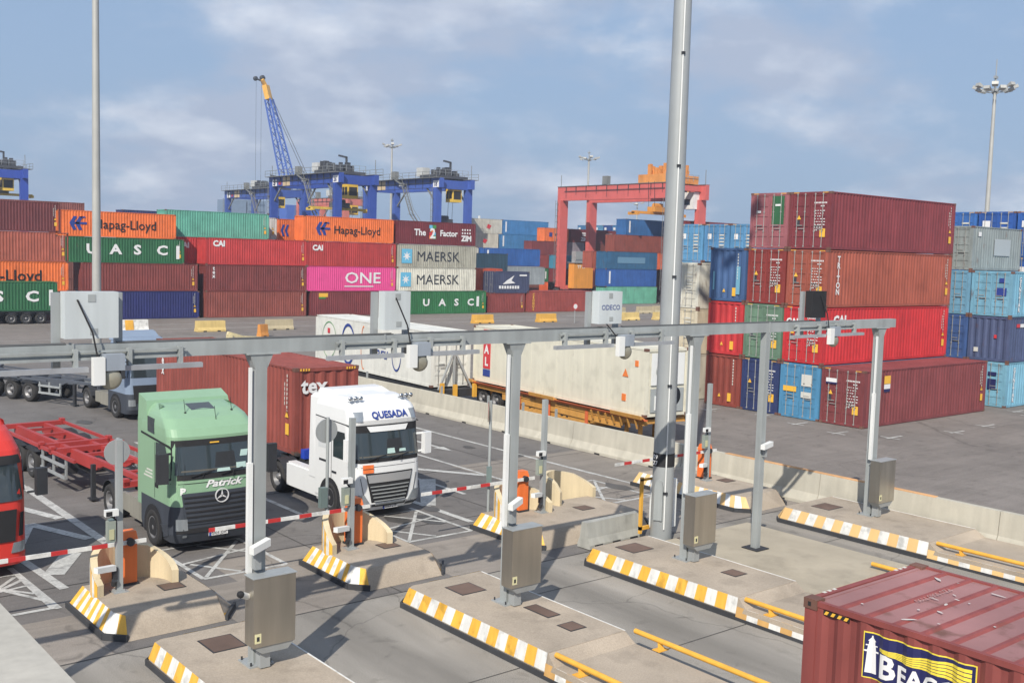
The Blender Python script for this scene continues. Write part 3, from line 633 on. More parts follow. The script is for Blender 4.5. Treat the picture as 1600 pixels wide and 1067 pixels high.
def common_cab(t, cab, bodymats, matfn, wheel_arch=True):
    build(cab.body(matfn), 'cab', bodymats, t)
    if wheel_arch:
        for sx in (-1, 1):
            b = MB(); n = 12; w_ = cab.w(.8)+.006; c = (1.42, .5)
            pts = [(c[0]+.62*math.cos(a), c[1]+.62*math.sin(a)) for a in [PI*k/n for k in range(n+1)]]+[(c[0]-.62, .3), (c[0]+.62, .3)]
            b.hexa([(sx*w_, y, max(z, .3)) for y, z in pts], [(sx*(w_+.012), y, max(z, .3)) for y, z in pts]); build(b, 'wheel_arch', M_black, t)
def wheel_front_fix(t): pass
def wipers(t, cab, z):
    for x in (-.75, .05):
        a = (x, cab.fy(x, z)-.05, z); c = (x+.62, cab.fy(x+.62, z+.12)-.05, z+.12); build(MB().bar(a, c, .025).bar((x+.3, a[1]-.01, z-.06), (x+.34, a[1]-.01, z+.06), .02), 'wiper', M_black, t)
# ---- green truck
def green_truck():
    t = thing('articulated_truck', 'pale green truck cab waiting at the barrier, empty red trailer behind it', 'truck', (11.5, 25.85, 0), 0, None)
    mg = mat('pale_green_truck_paint', (140, 180, 144), .3, dirt=.04, streak=.03, spec=.5); mdk = mat('truck_dark_plastic', (62, 68, 78), .5, dirt=.08)
    F_ = [(.3, .12), (.55, .0), (1.1, 0), (1.9, .04), (2.0, .05), (2.95, .2), (3.06, .2), (3.25, .34), (3.48, .66), (3.64, 1.1), (3.74, 1.5)]
    Hf = [(.3, 1.16), (.5, 1.22), (3.05, 1.22), (3.3, 1.2), (3.52, 1.14), (3.64, 1.06), (3.74, .92)]
    cab = Cab(F_, Hf, 2.3, .27, .1, [.3, .42, .55, .8, 1.05, 1.28, 1.5, 1.75, 2.0, 2.2, 2.5, 2.75, 2.95, 3.06, 3.15, 3.25, 3.37, 3.48, 3.57, 3.64, 3.7, 3.74])
    tractor_base(t, None, mat('fuel_tank_metal', (176, 172, 158), .45, .4, dirt=.15), 6.0)
    common_cab(t, cab, [mg, mdk], lambda z: 1 if z < 1.3 else 0)
    build(cab.patch(-1.2, 1.2, 1.96, -1.16, 1.16, 2.98, .012, 18, 6), 'windscreen_surround', M_black, t)
    build(cab.patch(-1.0, 1.0, 2.17, -.98, .98, 2.21, .028, 14, 1), 'dashboard', flat('dash_beige', (96, 92, 82), .7), t); build(cab.patch(-.1, .5, 2.24, -.05, .45, 2.62, .027, 6, 2), 'seat', flat('seat_grey', (34, 38, 42), .7), t)
    ws = build(cab.patch(-1.13, 1.13, 2.1, -1.08, 1.08, 2.82, .024, 18, 6), 'windscreen', M_glass, t)
    build(cab.patch(-.05, .32, 2.12, -.03, .3, 2.2, .04, 3, 1), 'paper_sheet', flat('paper', (190, 220, 214)), t); build(cab.patch(.5, .78, 2.16, .5, .77, 2.3, .04, 3, 1), 'paper_sheet', flat('paper', (190, 220, 214)), t)
    build(cab.patch(.62, .82, 2.46, .66, .86, 2.62, .04, 3, 1), 'paper_sheet', flat('paper', (190, 220, 214)), t)
    build(cab.patch(-.2, .05, 2.87, -.2, .05, 2.9, .03, 4, 1), 'visor_mark', T_yel, t)
    build(cab.patch(-.9, .9, .8, -1.0, 1.0, 1.62, .03, 14, 4), 'grille', mdk, t)
    for k in range(6):
        z = .86+k*.128; ww = .86+.02*k; build(cab.patch(-ww, ww, z, -ww, ww, z+.035, .055, 14, 1), 'grille_slat', M_black, t)
    build(cab.patch(-1.12, 1.12, .58, -1.12, 1.12, .7, .03, 14, 1), 'lower_bumper_slot', M_black, t)
    e = MB(); yl = cab.fy(.05, 1.5)-.085; cc = (.05, 1.5); n = 24
    for k in range(n):
        a0 = 2*PI*k/n; a1 = 2*PI*(k+1)/n
        e.hexa([(cc[0]+r_*math.cos(a), yl, cc[1]+r_*math.sin(a)) for a, r_ in ((a0, .19), (a1, .19), (a1, .165), (a0, .165))], [(cc[0]+r_*math.cos(a), yl+.03, cc[1]+r_*math.sin(a)) for a, r_ in ((a0, .19), (a1, .19), (a1, .165), (a0, .165))])
    for a in (PI/2, PI/2+2*PI/3, PI/2+4*PI/3):
        dx, dz = math.cos(a), math.sin(a); e.hexa([(cc[0]-dz*.03, yl+.005, cc[1]+dx*.03), (cc[0]+dx*.17, yl+.005, cc[1]+dz*.17), (cc[0]+dz*.03, yl+.005, cc[1]-dx*.03)], [(cc[0]-dz*.03, yl+.02, cc[1]+dx*.03), (cc[0]+dx*.17, yl+.02, cc[1]+dz*.17), (cc[0]+dz*.03, yl+.02, cc[1]-dx*.03)])
    build(e, 'emblem', flat('emblem_silver', (226, 228, 232), .3, .2), t)
    cab.text_on('Patrick', t, -.38, 1.74, .26, T_white, bold=.03, shear=.35, sx=1.35)
    cab.text_on('P', t, -1.03, 1.6, .24, T_white, bold=.05, sx=1.1)
    for sx in (-1, 1):
        build(cab.patch(*sorted((sx*.84, sx*1.13)), .66, *sorted((sx*.86, sx*1.13)), .96, .03, 6, 2), 'headlight', M_lens, t)
        build(cab.patch(*sorted((sx*.86, sx*.96)), .46, *sorted((sx*.86, sx*.96)), .53, .02, 3, 1), 'fog_lamp', M_lens, t)
        build(cab.patch(*sorted((sx*.8, sx*.98)), 1.3, *sorted((sx*.96, sx*1.12)), 1.84, .02, 4, 2), 'corner_flap', mg, t)
        mirror(t, cab, sx, 1.95, 2.72, .05)
        build(cab.side([(.42, 2.06), (1.25, 2.08), (1.25, 2.82), (.62, 2.84), (.45, 2.5)], sx), 'side_window', M_glass2, t)
        build(cab.side([(.3, 2.8), (2.3, 2.92), (2.3, 2.97), (.3, 2.85)], sx, .014), 'roof_seam', M_black, t)
        build(cab.side([(1.35, 3.02), (1.8, 3.04), (1.95, 3.42), (1.45, 3.4)], sx, .02), 'roof_window', M_glass, t)
        build(cab.side([(1.32, 1.32), (1.34, 1.32), (1.34, 2.8), (1.32, 2.8)], sx, .004), 'door_seam', M_black, t)
        build(cab.side([(1.08, 1.62), (1.28, 1.62), (1.26, 1.74), (1.08, 1.74)], sx, .02), 'door_handle', M_black, t)
        build(cab.side([(.9, .34), (.38, .5), (.38, .78), (.9, .7)], sx, .02), 'step', mdk, t)
    plate(t, cab, -.28, .44, '2925 JDK')
    wipers(t, cab, 2.05)
    for sx in (-1, 1): build(cab.patch(*sorted((sx*.2, sx*.205)), .3, *sorted((sx*.2, sx*.205)), .56, .032, 1, 1), 'panel_gap', M_black, t)
    build(cab.patch(-1.2, 1.2, 1.86, -1.2, 1.2, 1.875, .006, 16, 1), 'panel_gap', M_black, t); build(cab.patch(-1.19, 1.19, 2.93, -1.19, 1.19, 2.945, .006, 16, 1), 'panel_gap', M_black, t)
    for k in range(3): build(cab.side([(1.5, 1.8+.09*k), (2.1-.1*k, 1.8+.09*k), (2.1-.1*k, 1.84+.09*k), (1.5, 1.84+.09*k)], -1, .006), 'lettering', T_pk, t)
    build(MB().hexa([(-1.2, 1.95, 3.3), (1.2, 1.95, 3.3), (1.2, 2.6, 3.3), (-1.2, 2.6, 3.3)], [(-1.16, 2.1, 3.8), (1.16, 2.1, 3.8), (1.18, 2.6, 3.95), (-1.18, 2.6, 3.95)]), 'roof_spoiler', mg, t)
    build(MB().hexa([(-.35, 1.05, 3.58), (.35, 1.05, 3.58), (.35, 1.5, 3.7), (-.35, 1.5, 3.7)], [(-.33, 1.07, 3.63), (.33, 1.07, 3.63), (.33, 1.48, 3.75), (-.33, 1.48, 3.75)]), 'roof_hatch', M_glass, t)
    for x, y, z in ((-.55, .95, 3.52), (.75, .95, 3.52), (.15, .6, 3.35)): build(MB().tube((x, y, z), (x, y, z+.08), .03).tube((x, y, z+.08), (x, y+.1, z+.4), .008, n=4), 'aerial', M_black, t)
    for sx in (-1, 1): build(MB().hexa([(sx*1.0, 2.25, .95), (sx*1.2, 2.25, .95), (sx*1.2, 2.62, .95), (sx*1.0, 2.62, .95)], [(sx*1.0, 2.25, 3.45), (sx*1.2, 2.25, 3.3), (sx*1.2, 2.62, 3.3), (sx*1.0, 2.62, 3.45)]), 'side_fairing', mg, t)
    return t
green_truck()
# ---- white truck
def white_truck():
    t = thing('articulated_truck', 'white truck with blue name above the windscreen and orange plate, pulling a rusty red container', 'truck', (17.08, 26.3, 0))
    mw = mat('white_truck_paint', (238, 240, 240), .28, dirt=.02, streak=.02, spec=.5)
    F_ = [(.28, .14), (.5, 0), (1.3, 0), (1.85, .04), (1.95, .06), (2.8, .2), (2.95, .14), (3.15, .2), (3.35, .36), (3.5, .6), (3.6, .95)]
    Hf = [(.28, 1.14), (.45, 1.22), (2.9, 1.22), (3.3, 1.18), (3.5, 1.1), (3.6, 1.0)]
    cab = Cab(F_, Hf, 2.35, .3, .1, [.28, .38, .5, .8, 1.05, 1.3, 1.6, 1.85, 2.1, 2.5, 2.78, 2.88, 2.98, 3.08, 3.18, 3.27, 3.35, 3.42, 3.49, 3.55, 3.6])
    tractor_base(t, mw, None, 6.1)
    common_cab(t, cab, [mw, mw], lambda z: 0)
    build(cab.patch(-1.2, 1.2, 1.74, -1.16, 1.16, 2.84, .012, 20, 6), 'windscreen_surround', M_black, t)
    build(cab.patch(-1.13, 1.13, 1.86, -1.08, 1.08, 2.62, .024, 20, 6), 'windscreen', M_glass, t); build(cab.patch(-.1, .5, 1.95, -.05, .45, 2.4, .027, 6, 2), 'seat', flat('seat_grey', (34, 38, 42), .7), t); build(cab.patch(-1.0, 1.0, 1.9, -1.0, 1.0, 1.94, .027, 14, 1), 'dashboard', flat('dash_beige', (96, 92, 82), .7), t)
    build(cab.patch(-.62, .62, 2.64, -.72, .72, 2.8, .06, 10, 2), 'sun_visor', mw, t)
    for a in ((-.08, .2, 1.97, 2.12), (.35, .6, 2.0, 2.08)): build(cab.patch(a[0], a[1], a[2], a[0]+.02, a[1]-.02, a[3], .035, 3, 1), 'paper_sheet', flat('paper', (190, 220, 214)), t)
    build(cab.patch(-.58, .58, .4, -.82, .82, 1.42, .03, 14, 4), 'grille', M_black, t)
    build(cab.patch(-.72, .72, 1.14, -.78, .78, 1.38, .045, 14, 1), 'grille_bar', flat('brushed_silver', (176, 178, 180), .35, .3), t)
    for k in range(6): z = .46+k*.11; ww = .5+.035*k; build(cab.patch(-ww, ww, z, -ww, ww, z+.03, .055, 14, 1), 'grille_slat', M_galv, t)
    cab.text_on('DAF', t, -.3, 1.2, .17, T_black, bold=.04, sx=1.6)
    cab.text_on('QUESADA', t, -.55, 3.04, .27, T_blue, bold=.035, sx=1.02)
    build(cab.patch(-.9, -.56, 1.44, -.9, -.56, 1.68, .03, 3, 1), 'hazard_plate', M_orange, t); build(cab.patch(-.9, -.56, 1.555, -.9, -.56, 1.57, .036, 3, 1), 'plate_line', M_black, t)
    for sx in (-1, 1):
        build(cab.patch(*sorted((sx*.66, sx*1.1)), .5, *sorted((sx*.86, sx*1.16)), .8, .03, 6, 2), 'headlight', M_lens, t)
        build(cab.patch(*sorted((sx*.86, sx*1.08)), 2.96, *sorted((sx*.8, sx*1.08)), 3.24, .02, 5, 2), 'roof_lamp', M_lens, t)
        mirror(t, cab, sx, 1.85, 2.5, .08, mw)
        build(cab.side([(.45, 1.78), (1.25, 1.8), (1.25, 2.6), (.6, 2.6)], sx), 'side_window', M_glass2, t)
        build(cab.side([(1.55, 1.98), (2.15, 1.98), (2.15, 2.7), (1.55, 2.7)], sx, .008), 'sleeper_panel', mat('off_white_panel', (222, 226, 228), .3, dirt=.02, streak=0), t)
        build(cab.side([(1.35, 1.1), (1.37, 1.1), (1.37, 2.75), (1.35, 2.75)], sx, .005), 'door_seam', M_dark, t)
        build(cab.side([(.35, 2.82), (2.35, 2.9), (2.35, 2.93), (.35, 2.85)], sx, .005), 'roof_seam', M_dark, t)
        b = MB(); [b.lathe((sx*(.72+.17*k), .62, 3.6), (0, -1, .1), [(0, .001), (0, .05), (.08, .07), (.08, .001)], 10) for k in range(3)]; b.tube((sx*.66, .66, 3.55), (sx*1.1, .66, 3.5), .015, n=5); build(b, 'spotlight', M_chrome, t)
        build(MB().hexa([(sx*1.02, 2.3, .95), (sx*1.22, 2.3, .95), (sx*1.22, 2.75, .95), (sx*1.02, 2.75, .95)], [(sx*1.02, 2.3, 3.55), (sx*1.14, 2.3, 3.45), (sx*1.18, 2.75, 3.45), (sx*1.02, 2.75, 3.55)]), 'side_fairing', mw, t)
    build(MB().hexa([(-.4, .95, 3.56), (.4, .95, 3.56), (.4, 1.6, 3.58), (-.4, 1.6, 3.58)], [(-.38, .98, 3.63), (.38, .98, 3.63), (.36, 1.55, 3.68), (-.36, 1.55, 3.68)]), 'roof_hatch', mw, t)
    build(MB().hexa([(-1.02, 1.5, 3.55), (1.02, 1.5, 3.55), (1.06, 2.5, 3.55), (-1.06, 2.5, 3.55)], [(-.9, 1.95, 3.72), (.9, 1.95, 3.72), (.98, 2.5, 3.72), (-.98, 2.5, 3.72)]), 'roof_spoiler', mw, t)
    plate(t, cab, -.18, .3, '0563 LTP')
    wipers(t, cab, 1.82)
    build(cab.patch(-1.22, 1.22, 1.6, -1.22, 1.22, 1.612, .006, 16, 1), 'panel_gap', M_dark, t)
    for sx in (-1, 1):
        build(cab.patch(*sorted((sx*.8, sx*.81)), .45, *sorted((sx*.98, sx*.99)), 1.3, .02, 1, 3), 'panel_gap', M_dark, t); build(cab.patch(*sorted((sx*.62, sx*1.12)), .34, *sorted((sx*.64, sx*1.14)), .42, .02, 6, 1), 'bumper_slot', M_dark, t)
        build(cab.side([(1.05, 1.3), (1.3, 1.3), (1.3, 1.36), (1.05, 1.36)], sx, .02), 'door_handle', M_dark, t)
    build(cab.side([(1.5, 1.55), (2.1, 1.55), (2.1, 1.62), (1.5, 1.62)], -1, .006), 'lettering', M_dark, t)
white_truck()
# ---- grey truck in the queue
def grey_truck():
    t = thing('articulated_truck', 'slate grey blue truck queuing behind the rusty red container, pulling an empty dark trailer', 'truck', (17.75, 47.0, 0), math.radians(3))
    mb_ = mat('slate_truck_paint', (134, 152, 176), .35, dirt=.05, streak=.03); mdk = MATS['truck_dark_plastic']
    cab = Cab([(.3, .1), (.5, 0), (1.9, .05), (2.8, .22), (3.2, .36), (3.5, .8), (3.65, 1.3)], [(.3, 1.2), (2.9, 1.2), (3.65, 1.0)], 2.3, .27, .1, [.3, .5, .9, 1.2, 1.6, 2, 2.5, 2.8, 3.0, 3.2, 3.4, 3.5, 3.6, 3.65])
    tractor_base(t, None, mat('fuel_tank_metal', (176, 172, 158), .45, .4), 6.0)
    common_cab(t, cab, [mb_, mdk], lambda z: 1 if z < 1.2 else 0)
    build(cab.patch(-1.15, 1.15, 1.95, -1.05, 1.05, 2.84, .012, 14, 4), 'windscreen', M_glass, t)
    build(cab.patch(-.9, .9, .8, -.95, .95, 1.6, .03, 12, 3), 'grille', M_black, t)
    for sx in (-1, 1):
        build(cab.patch(*sorted((sx*.84, sx*1.13)), .66, *sorted((sx*.86, sx*1.13)), .96, .03, 6, 2), 'headlight', M_lens, t)
        mirror(t, cab, sx, 1.95, 2.72, .05); build(cab.side([(.42, 2.02), (1.25, 2.05), (1.25, 2.72), (.62, 2.74)], sx), 'side_window', M_glass2, t)
    build(MB().hexa([(-1.05, 1.6, 3.5), (1.05, 1.6, 3.5), (1.08, 2.5, 3.5), (-1.08, 2.5, 3.5)], [(-.95, 2.1, 3.88), (.95, 2.1, 3.88), (1, 2.5, 3.9), (-1, 2.5, 3.9)]), 'roof_spoiler', mb_, t)
grey_truck()
def red_truck():
    t = thing('articulated_truck', 'red truck cut by the left edge of the frame, black mirror showing', 'truck', (5.72, 26.3, 0))
    mr_ = mat('red_truck_paint', (222, 48, 34), .3, dirt=.04, streak=.03)
    cab = Cab([(.3, .1), (.5, 0), (1.9, .06), (2.8, .3), (3.1, .45), (3.4, .9), (3.6, 1.4)], [(.3, 1.2), (2.9, 1.2), (3.6, 1.0)], 2.3, .3, .12, [.3, .5, .8, 1.2, 1.6, 2, 2.5, 2.8, 3.0, 3.2, 3.4, 3.5, 3.6])
    tractor_base(t, None, M_galv, 6.0); common_cab(t, cab, [mr_, mr_], lambda z: 0)
    build(cab.patch(-1.15, 1.12, 1.85, -1.05, 1.02, 2.84, .012, 14, 4), 'windscreen', M_glass, t); build(cab.patch(-1.14, 1.14, 2.7, -1.08, 1.08, 2.9, .04, 14, 2), 'sun_visor', M_black, t)
    build(cab.patch(-.9, .9, .9, -.95, .95, 1.65, .03, 12, 3), 'grille', M_black, t)
    for sx in (-1, 1):
        build(cab.patch(*sorted((sx*.8, sx*1.16)), .62, *sorted((sx*.86, sx*1.16)), .86, .03, 6, 2), 'headlight', M_lens, t); build(cab.patch(*sorted((sx*.98, sx*1.1)), 1.0, *sorted((sx*1.04, sx*1.14)), 1.55, .03, 3, 2), 'air_vent', M_black, t)
        mirror(t, cab, sx, 1.95, 2.6, .05); build(cab.side([(.42, 2.02), (1.25, 2.05), (1.25, 2.72), (.62, 2.74)], sx), 'side_window', M_glass2, t)
red_truck()
# ---- trailers
def skeletal(label, loc, rz, col, L=12.4, axles=(8.4, 9.7, 11.0), z=1.15, guard=True, group=None, decal=None, gd=(4.8, 7.6), lg=4.2):
    t = thing('skeletal_trailer', label, 'trailer', loc, rz, group)
    m = mat('trailer_paint_%d_%d' % (col[0], col[1]), col, .5, dirt=.12, streak=.04, rust=.08)
    b = MB()
    for sx in (-1, 1):
        b.box(sx*.42, 0, z-.14, sx*.56, 3.2, z); b.hexa([(sx*.42, 3.2, z-.14), (sx*.56, 3.2, z-.14), (sx*.56, 3.9, z-.4), (sx*.42, 3.9, z-.4)], [(sx*.42, 3.2, z), (sx*.56, 3.2, z), (sx*.56, 3.9, z), (sx*.42, 3.9, z)]); b.box(sx*.42, 3.9, z-.4, sx*.56, L, z-.02)
        b.box(sx*1.12, 3.9, z-.1, sx*1.2, L, z)
    for y in [q for q in (.1, 1.6, 3.2, 4.9, 6.3, 7.7, 9.1, 10.4, 11.6) if q < L-.3]: b.box(-.44, y, z-.13, .44, y+.12, z-.03)
    build(b, 'frame', m, t)
    for y in (.0, 5.9, 6.9, L-.2):
        bb = MB().box(-1.2, y, z-.14, 1.2, y+.2, z+.02)
        for sx in (-1, 1): bb.box(sx*1.2, y, z-.1, sx*1.04, y+.22, z+.1)
        build(bb, 'bolster', m, t)
    for y in axles:
        for sx in (-1, 1): wheel(t, sx*.8, y, .5, .38, sx)
        build(MB().tube((-.9, y, .5), (.9, y, .5), .07), 'axle', M_dark, t)
        for sx in (-1, 1): build(MB().hexa([(sx*.8, y-.5, .95), (sx*1.2, y-.5, .95), (sx*1.2, y-.25, 1.06), (sx*.8, y-.25, 1.06)], [(sx*.8, y+.5, .95), (sx*1.2, y+.5, .95), (sx*1.2, y+.25, 1.08), (sx*.8, y+.25, 1.08)]), 'mudguard', M_dark, t)
    for sx in (-1, 1):
        build(MB().box(sx*.7, lg, .1, sx*.82, lg+.14, z-.1).box(sx*.64, lg-.1, .06, sx*.88, lg+.24, .1), 'landing_leg', M_dark, t)
        if guard:
            g = MB().box(sx*1.16, gd[0], .85, sx*1.2, gd[1], .95).box(sx*1.16, gd[0], .5, sx*1.2, gd[1], .6)
            for y in (gd[0], (gd[0]+gd[1])/2, gd[1]-.08): g.box(sx*1.1, y, .5, sx*1.16, y+.08, z-.1)
            build(g, 'side_guard', M_galv, t)
    build(MB().box(-.3, 5.0, .55, .3, 6.2, .95).tube((-.7, 5.3, .7), (-.7, 6.3, .7), .18, n=10), 'air_tank', M_dark, t)
    build(MB().box(-1.15, L-.05, .55, 1.15, L+.05, .68), 'rear_bumper', M_galv, t)
    if decal: text(decal, t, (-.0, 0, 0), ROT_L, .2, T_white) if 0 else None
    return t
skeletal('empty bright red container trailer behind the pale green truck', (11.5, 29.6, 0), math.radians(3), (180, 54, 50), z=1.25, L=11.6, axles=(7.9, 9.2, 10.5), gd=(4.7, 6.9), lg=3.4)
skeletal('dark grey empty container trailer behind the slate blue truck, seen left under the overhead beam', (17.5, 50.6, 0), math.radians(21), (84, 90, 100), z=1.2, L=10.8, axles=(5.3, 6.7, 8.1), gd=(2.9, 4.5), lg=2.3)
skeletal('dark trailer under the rusty red container pulled by the white truck', (17.67, 31.0, 0), 0, (70, 66, 64), z=1.12)
build(MB().box(-1.1, 0, 0, -.3, .25, .3), 'front_locker', mat('deep_blue_box', (30, 70, 190), .4), [o for o in C.objects if o.get('label', '').startswith('dark trailer under the rusty')][0], (0, -.35, 1.1))
t = container(16.45, 43.35, 1.15, (150, 72, 60), 'rusty red container carried behind the white truck, small white word on its front', rot=-PI/2, group='containers carried by trucks', marks=True, rust=.12)
text('tex', t, (12.2, .25, 2.05), (PI/2, 0, PI/2), .72, T_white, bold=.03)
vtext(t, 'tex', .75, 2.7, .5, T_white)
hz = MB()
for k in range(4): hz.hexa([(12.191, q+.09*k, 2.79) for q in (.2, .24, .21, .17)], [(12.197, q+.09*k, 2.79+dz) for q, dz in ((.2, .07), (.24, .07), (.21, .0), (.17, 0))])
bb = MB(); [bb.box(12.19, 1.95+.1*k, 2.79, 12.2, 2.0+.1*k, 2.87) for k in range(4)]; [bb.box(12.19, .2+.1*k, 2.79, 12.2, .25+.1*k, 2.87) for k in range(4)]; build(bb, 'hazard_stripe', T_yel, t)
# trailer with green container at the far left
t = skeletal('dark trailer with white side panel carrying the green container at the far left', (18.2, 106.9, 0), math.radians(-90+3), (60, 66, 66), z=1.2, axles=(8.0, 9.3, 10.6), guard=False)
t.location = (30.6, 106.8, 0); t.rotation_euler = (0, 0, math.radians(90)); 
t.location = (18.4, 106.8, 0); t.rotation_euler = (0, 0, math.radians(-90))
t = container(18.3, 105.5, 1.22, (30, 104, 60), 'green container with white letters riding on a trailer at the far left', group='containers carried by trucks', marks=False, H=2.75); uasc(t, (1.6, 4.0, 6.6, 9.3), 2.59, 1.35); build(MB().box(11.4, -.006, .5, 11.75, 0, 2.0), 'lettering_panel', T_white, t)
# near container
def near_container():
    L, H = 12.19, 2.9; x, y, z = 10.25, 7.0, 1.3
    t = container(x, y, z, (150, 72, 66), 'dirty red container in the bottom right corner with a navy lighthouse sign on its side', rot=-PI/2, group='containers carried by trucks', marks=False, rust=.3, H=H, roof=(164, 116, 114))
    per = (L-.34)/round((L-.34)/.28)
    def prof(xx):
        u = ((xx-.17) % per)/per*.28
        for (a, d), (b_, e) in zip(PROF, PROF[1:]):
            if u <= b_: return .022+d+(e-d)*(u-a)/(b_-a)
        return .022
    def wrap(me, off):
        bm = bmesh.new(); bm.from_mesh(me); xs = [v.co.x for v in bm.verts]; a, c = min(xs), max(xs); k = 0
        while .17+k*per < c+per:
            for u, _ in PROF[:-1]:
                q = .17+k*per+u/.28*per
                if a+.002 < q < c-.002: bmesh.ops.bisect_plane(bm, geom=bm.verts[:]+bm.edges[:]+bm.faces[:], plane_co=(q, 0, 0), plane_no=(1, 0, 0))
            k += 1
        for v in bm.verts: v.co.y = prof(v.co.x)-off
        bm.to_mesh(me); bm.free(); return me
    def P(pts): return MB().poly([(a, 0, c) for a, c in pts])
    def put(name, mbx, m, off): link(name, wrap(mbx.mesh(name, [m], False), off), t)
    SX = .78; z1 = H-.17; z0 = z1-.52; W_ = 1.27
    T_sy = flat('sign_yellow', (252, 226, 34), .5); put('sign_border', P([(SX, z0), (SX+W_, z0), (SX+W_, z1), (SX, z1)]), T_sy, .003)
    put('sign_panel', P([(SX+.014, z0+.014), (SX+W_-.014, z0+.014), (SX+W_-.014, z1-.014), (SX+.014, z1-.014)]), T_navy, .006)
    for k in range(5):
        b = MB(); n = 14; x0 = SX+.19; x1 = SX+W_-.05; hh_ = lambda f: .035+.2*f; tp = lambda f: z1-.14+.085*f-.02*math.sin(PI*2*f)
        up_ = [(x0+(x1-x0)*i/n, tp(i/n)-hh_(i/n)*k/5) for i in range(n+1)]; lo = [(a, c-hh_(i/n)/5*.78) for i, (a, c) in enumerate(up_)]
        for i in range(n): b.poly([(up_[i][0], 0, up_[i][1]), (up_[i+1][0], 0, up_[i+1][1]), (lo[i+1][0], 0, lo[i+1][1]), (lo[i][0], 0, lo[i][1])])
        put('sign_stripe', b, T_sy, .009)
    b = MB(); c = SX+.095; kz = .27; z0 += .03
    for w0, w1, a, e in ((.2, .17, .12, .62), (.17, .15, .62, 1.0), (.26, .26, 1.0, 1.07), (.15, .13, 1.07, 1.25), (.2, .2, 1.25, 1.3), (.11, .1, 1.3, 1.45), (.14, .03, 1.45, 1.6), (.03, .02, 1.6, 1.68)):
        w0 *= kz*1.15; w1 *= kz*1.15; a *= kz; e *= kz; b.poly([(c-w0, 0, z0+a), (c+w0, 0, z0+a), (c+w1, 0, z0+e), (c-w1, 0, z0+e)])
    put('lighthouse', b, T_white, .01)
    def T(s, x0, zz, size, mm=T_white):
        me = text_mesh(s, size, bold=.03, sx=.95).copy()
        for v in me.vertices: v.co = (x0+v.co.x, 0, zz+v.co.y)
        wrap(me, .013); o = link('lettering', me, t); o.material_slots[0].link = 'OBJECT'; o.material_slots[0].material = mm
    T('B', SX+.19, z0+.035, .36); T('EACON', SX+.4, z0+.035, .27)
    build(MB().box(.26, .0135, H-.135, .6, .0205, H-.09), 'hazard_panel', M_black, t); b = MB(); [b.hexa([(.27+.085*k, .009, H-.133), (.31+.085*k, .009, H-.133), (.335+.085*k, .009, H-.092), (.295+.085*k, .009, H-.092)], [(.27+.085*k, .0134, H-.133), (.31+.085*k, .0134, H-.133), (.335+.085*k, .0134, H-.092), (.295+.085*k, .0134, H-.092)]) for k in range(4)]; build(b, 'hazard_stripe', T_yel, t); build(MB().box(.06, -.003, H-.085, .1, .001, H-.035).box(-.003, .06, H-.085, .001, .1, H-.035), 'casting_hole', M_black, t)
    b = MB(); [b.box(.005+0*k, .35+.1*k, H-.014, .045, .4+.1*k, H-.008) for k in range(3)]; [b.box(.005, 1.9+.1*k, H-.014, .045, 1.95+.1*k, H-.008) for k in range(3)]; build(b, 'sticker', T_pk, t)
    # worn white scratches and droppings on the roof
    rnd = random.Random(4); b = MB()
    for k in range(38):
        a, c = .5+rnd.random()**1.2*5, .3+rnd.random()*1.8; l = .015+rnd.random()**3*.12; w_ = .008+rnd.random()*.016; an = rnd.random()*PI; n = 7
        b.poly([(a+l*math.cos(2*PI*i/n)*math.cos(an)*(.7+.5*rnd.random())-w_*math.sin(2*PI*i/n)*math.sin(an), c+l*math.cos(2*PI*i/n)*math.sin(an)+w_*math.sin(2*PI*i/n)*math.cos(an)*(.6+.8*rnd.random()), H-.0095) for i in range(n)])
    build(b, 'roof_stain', flat('scuffed_white', (206, 198, 194), .8), t)
    text('PZU 0065 7190', t, (.8, 1.75, H-.009), (0, 0, -PI/2+.0), .12, flat('faded_letter', (190, 150, 146), .8))
    text('', t, (0, 0, 0), ROT_F, .1, T_white) if 0 else None
    return t
near_container()
skeletal('dark trailer under the dirty red container in the bottom right corner', (11.52, -5.3, 0), 0, (64, 60, 60), z=1.38)
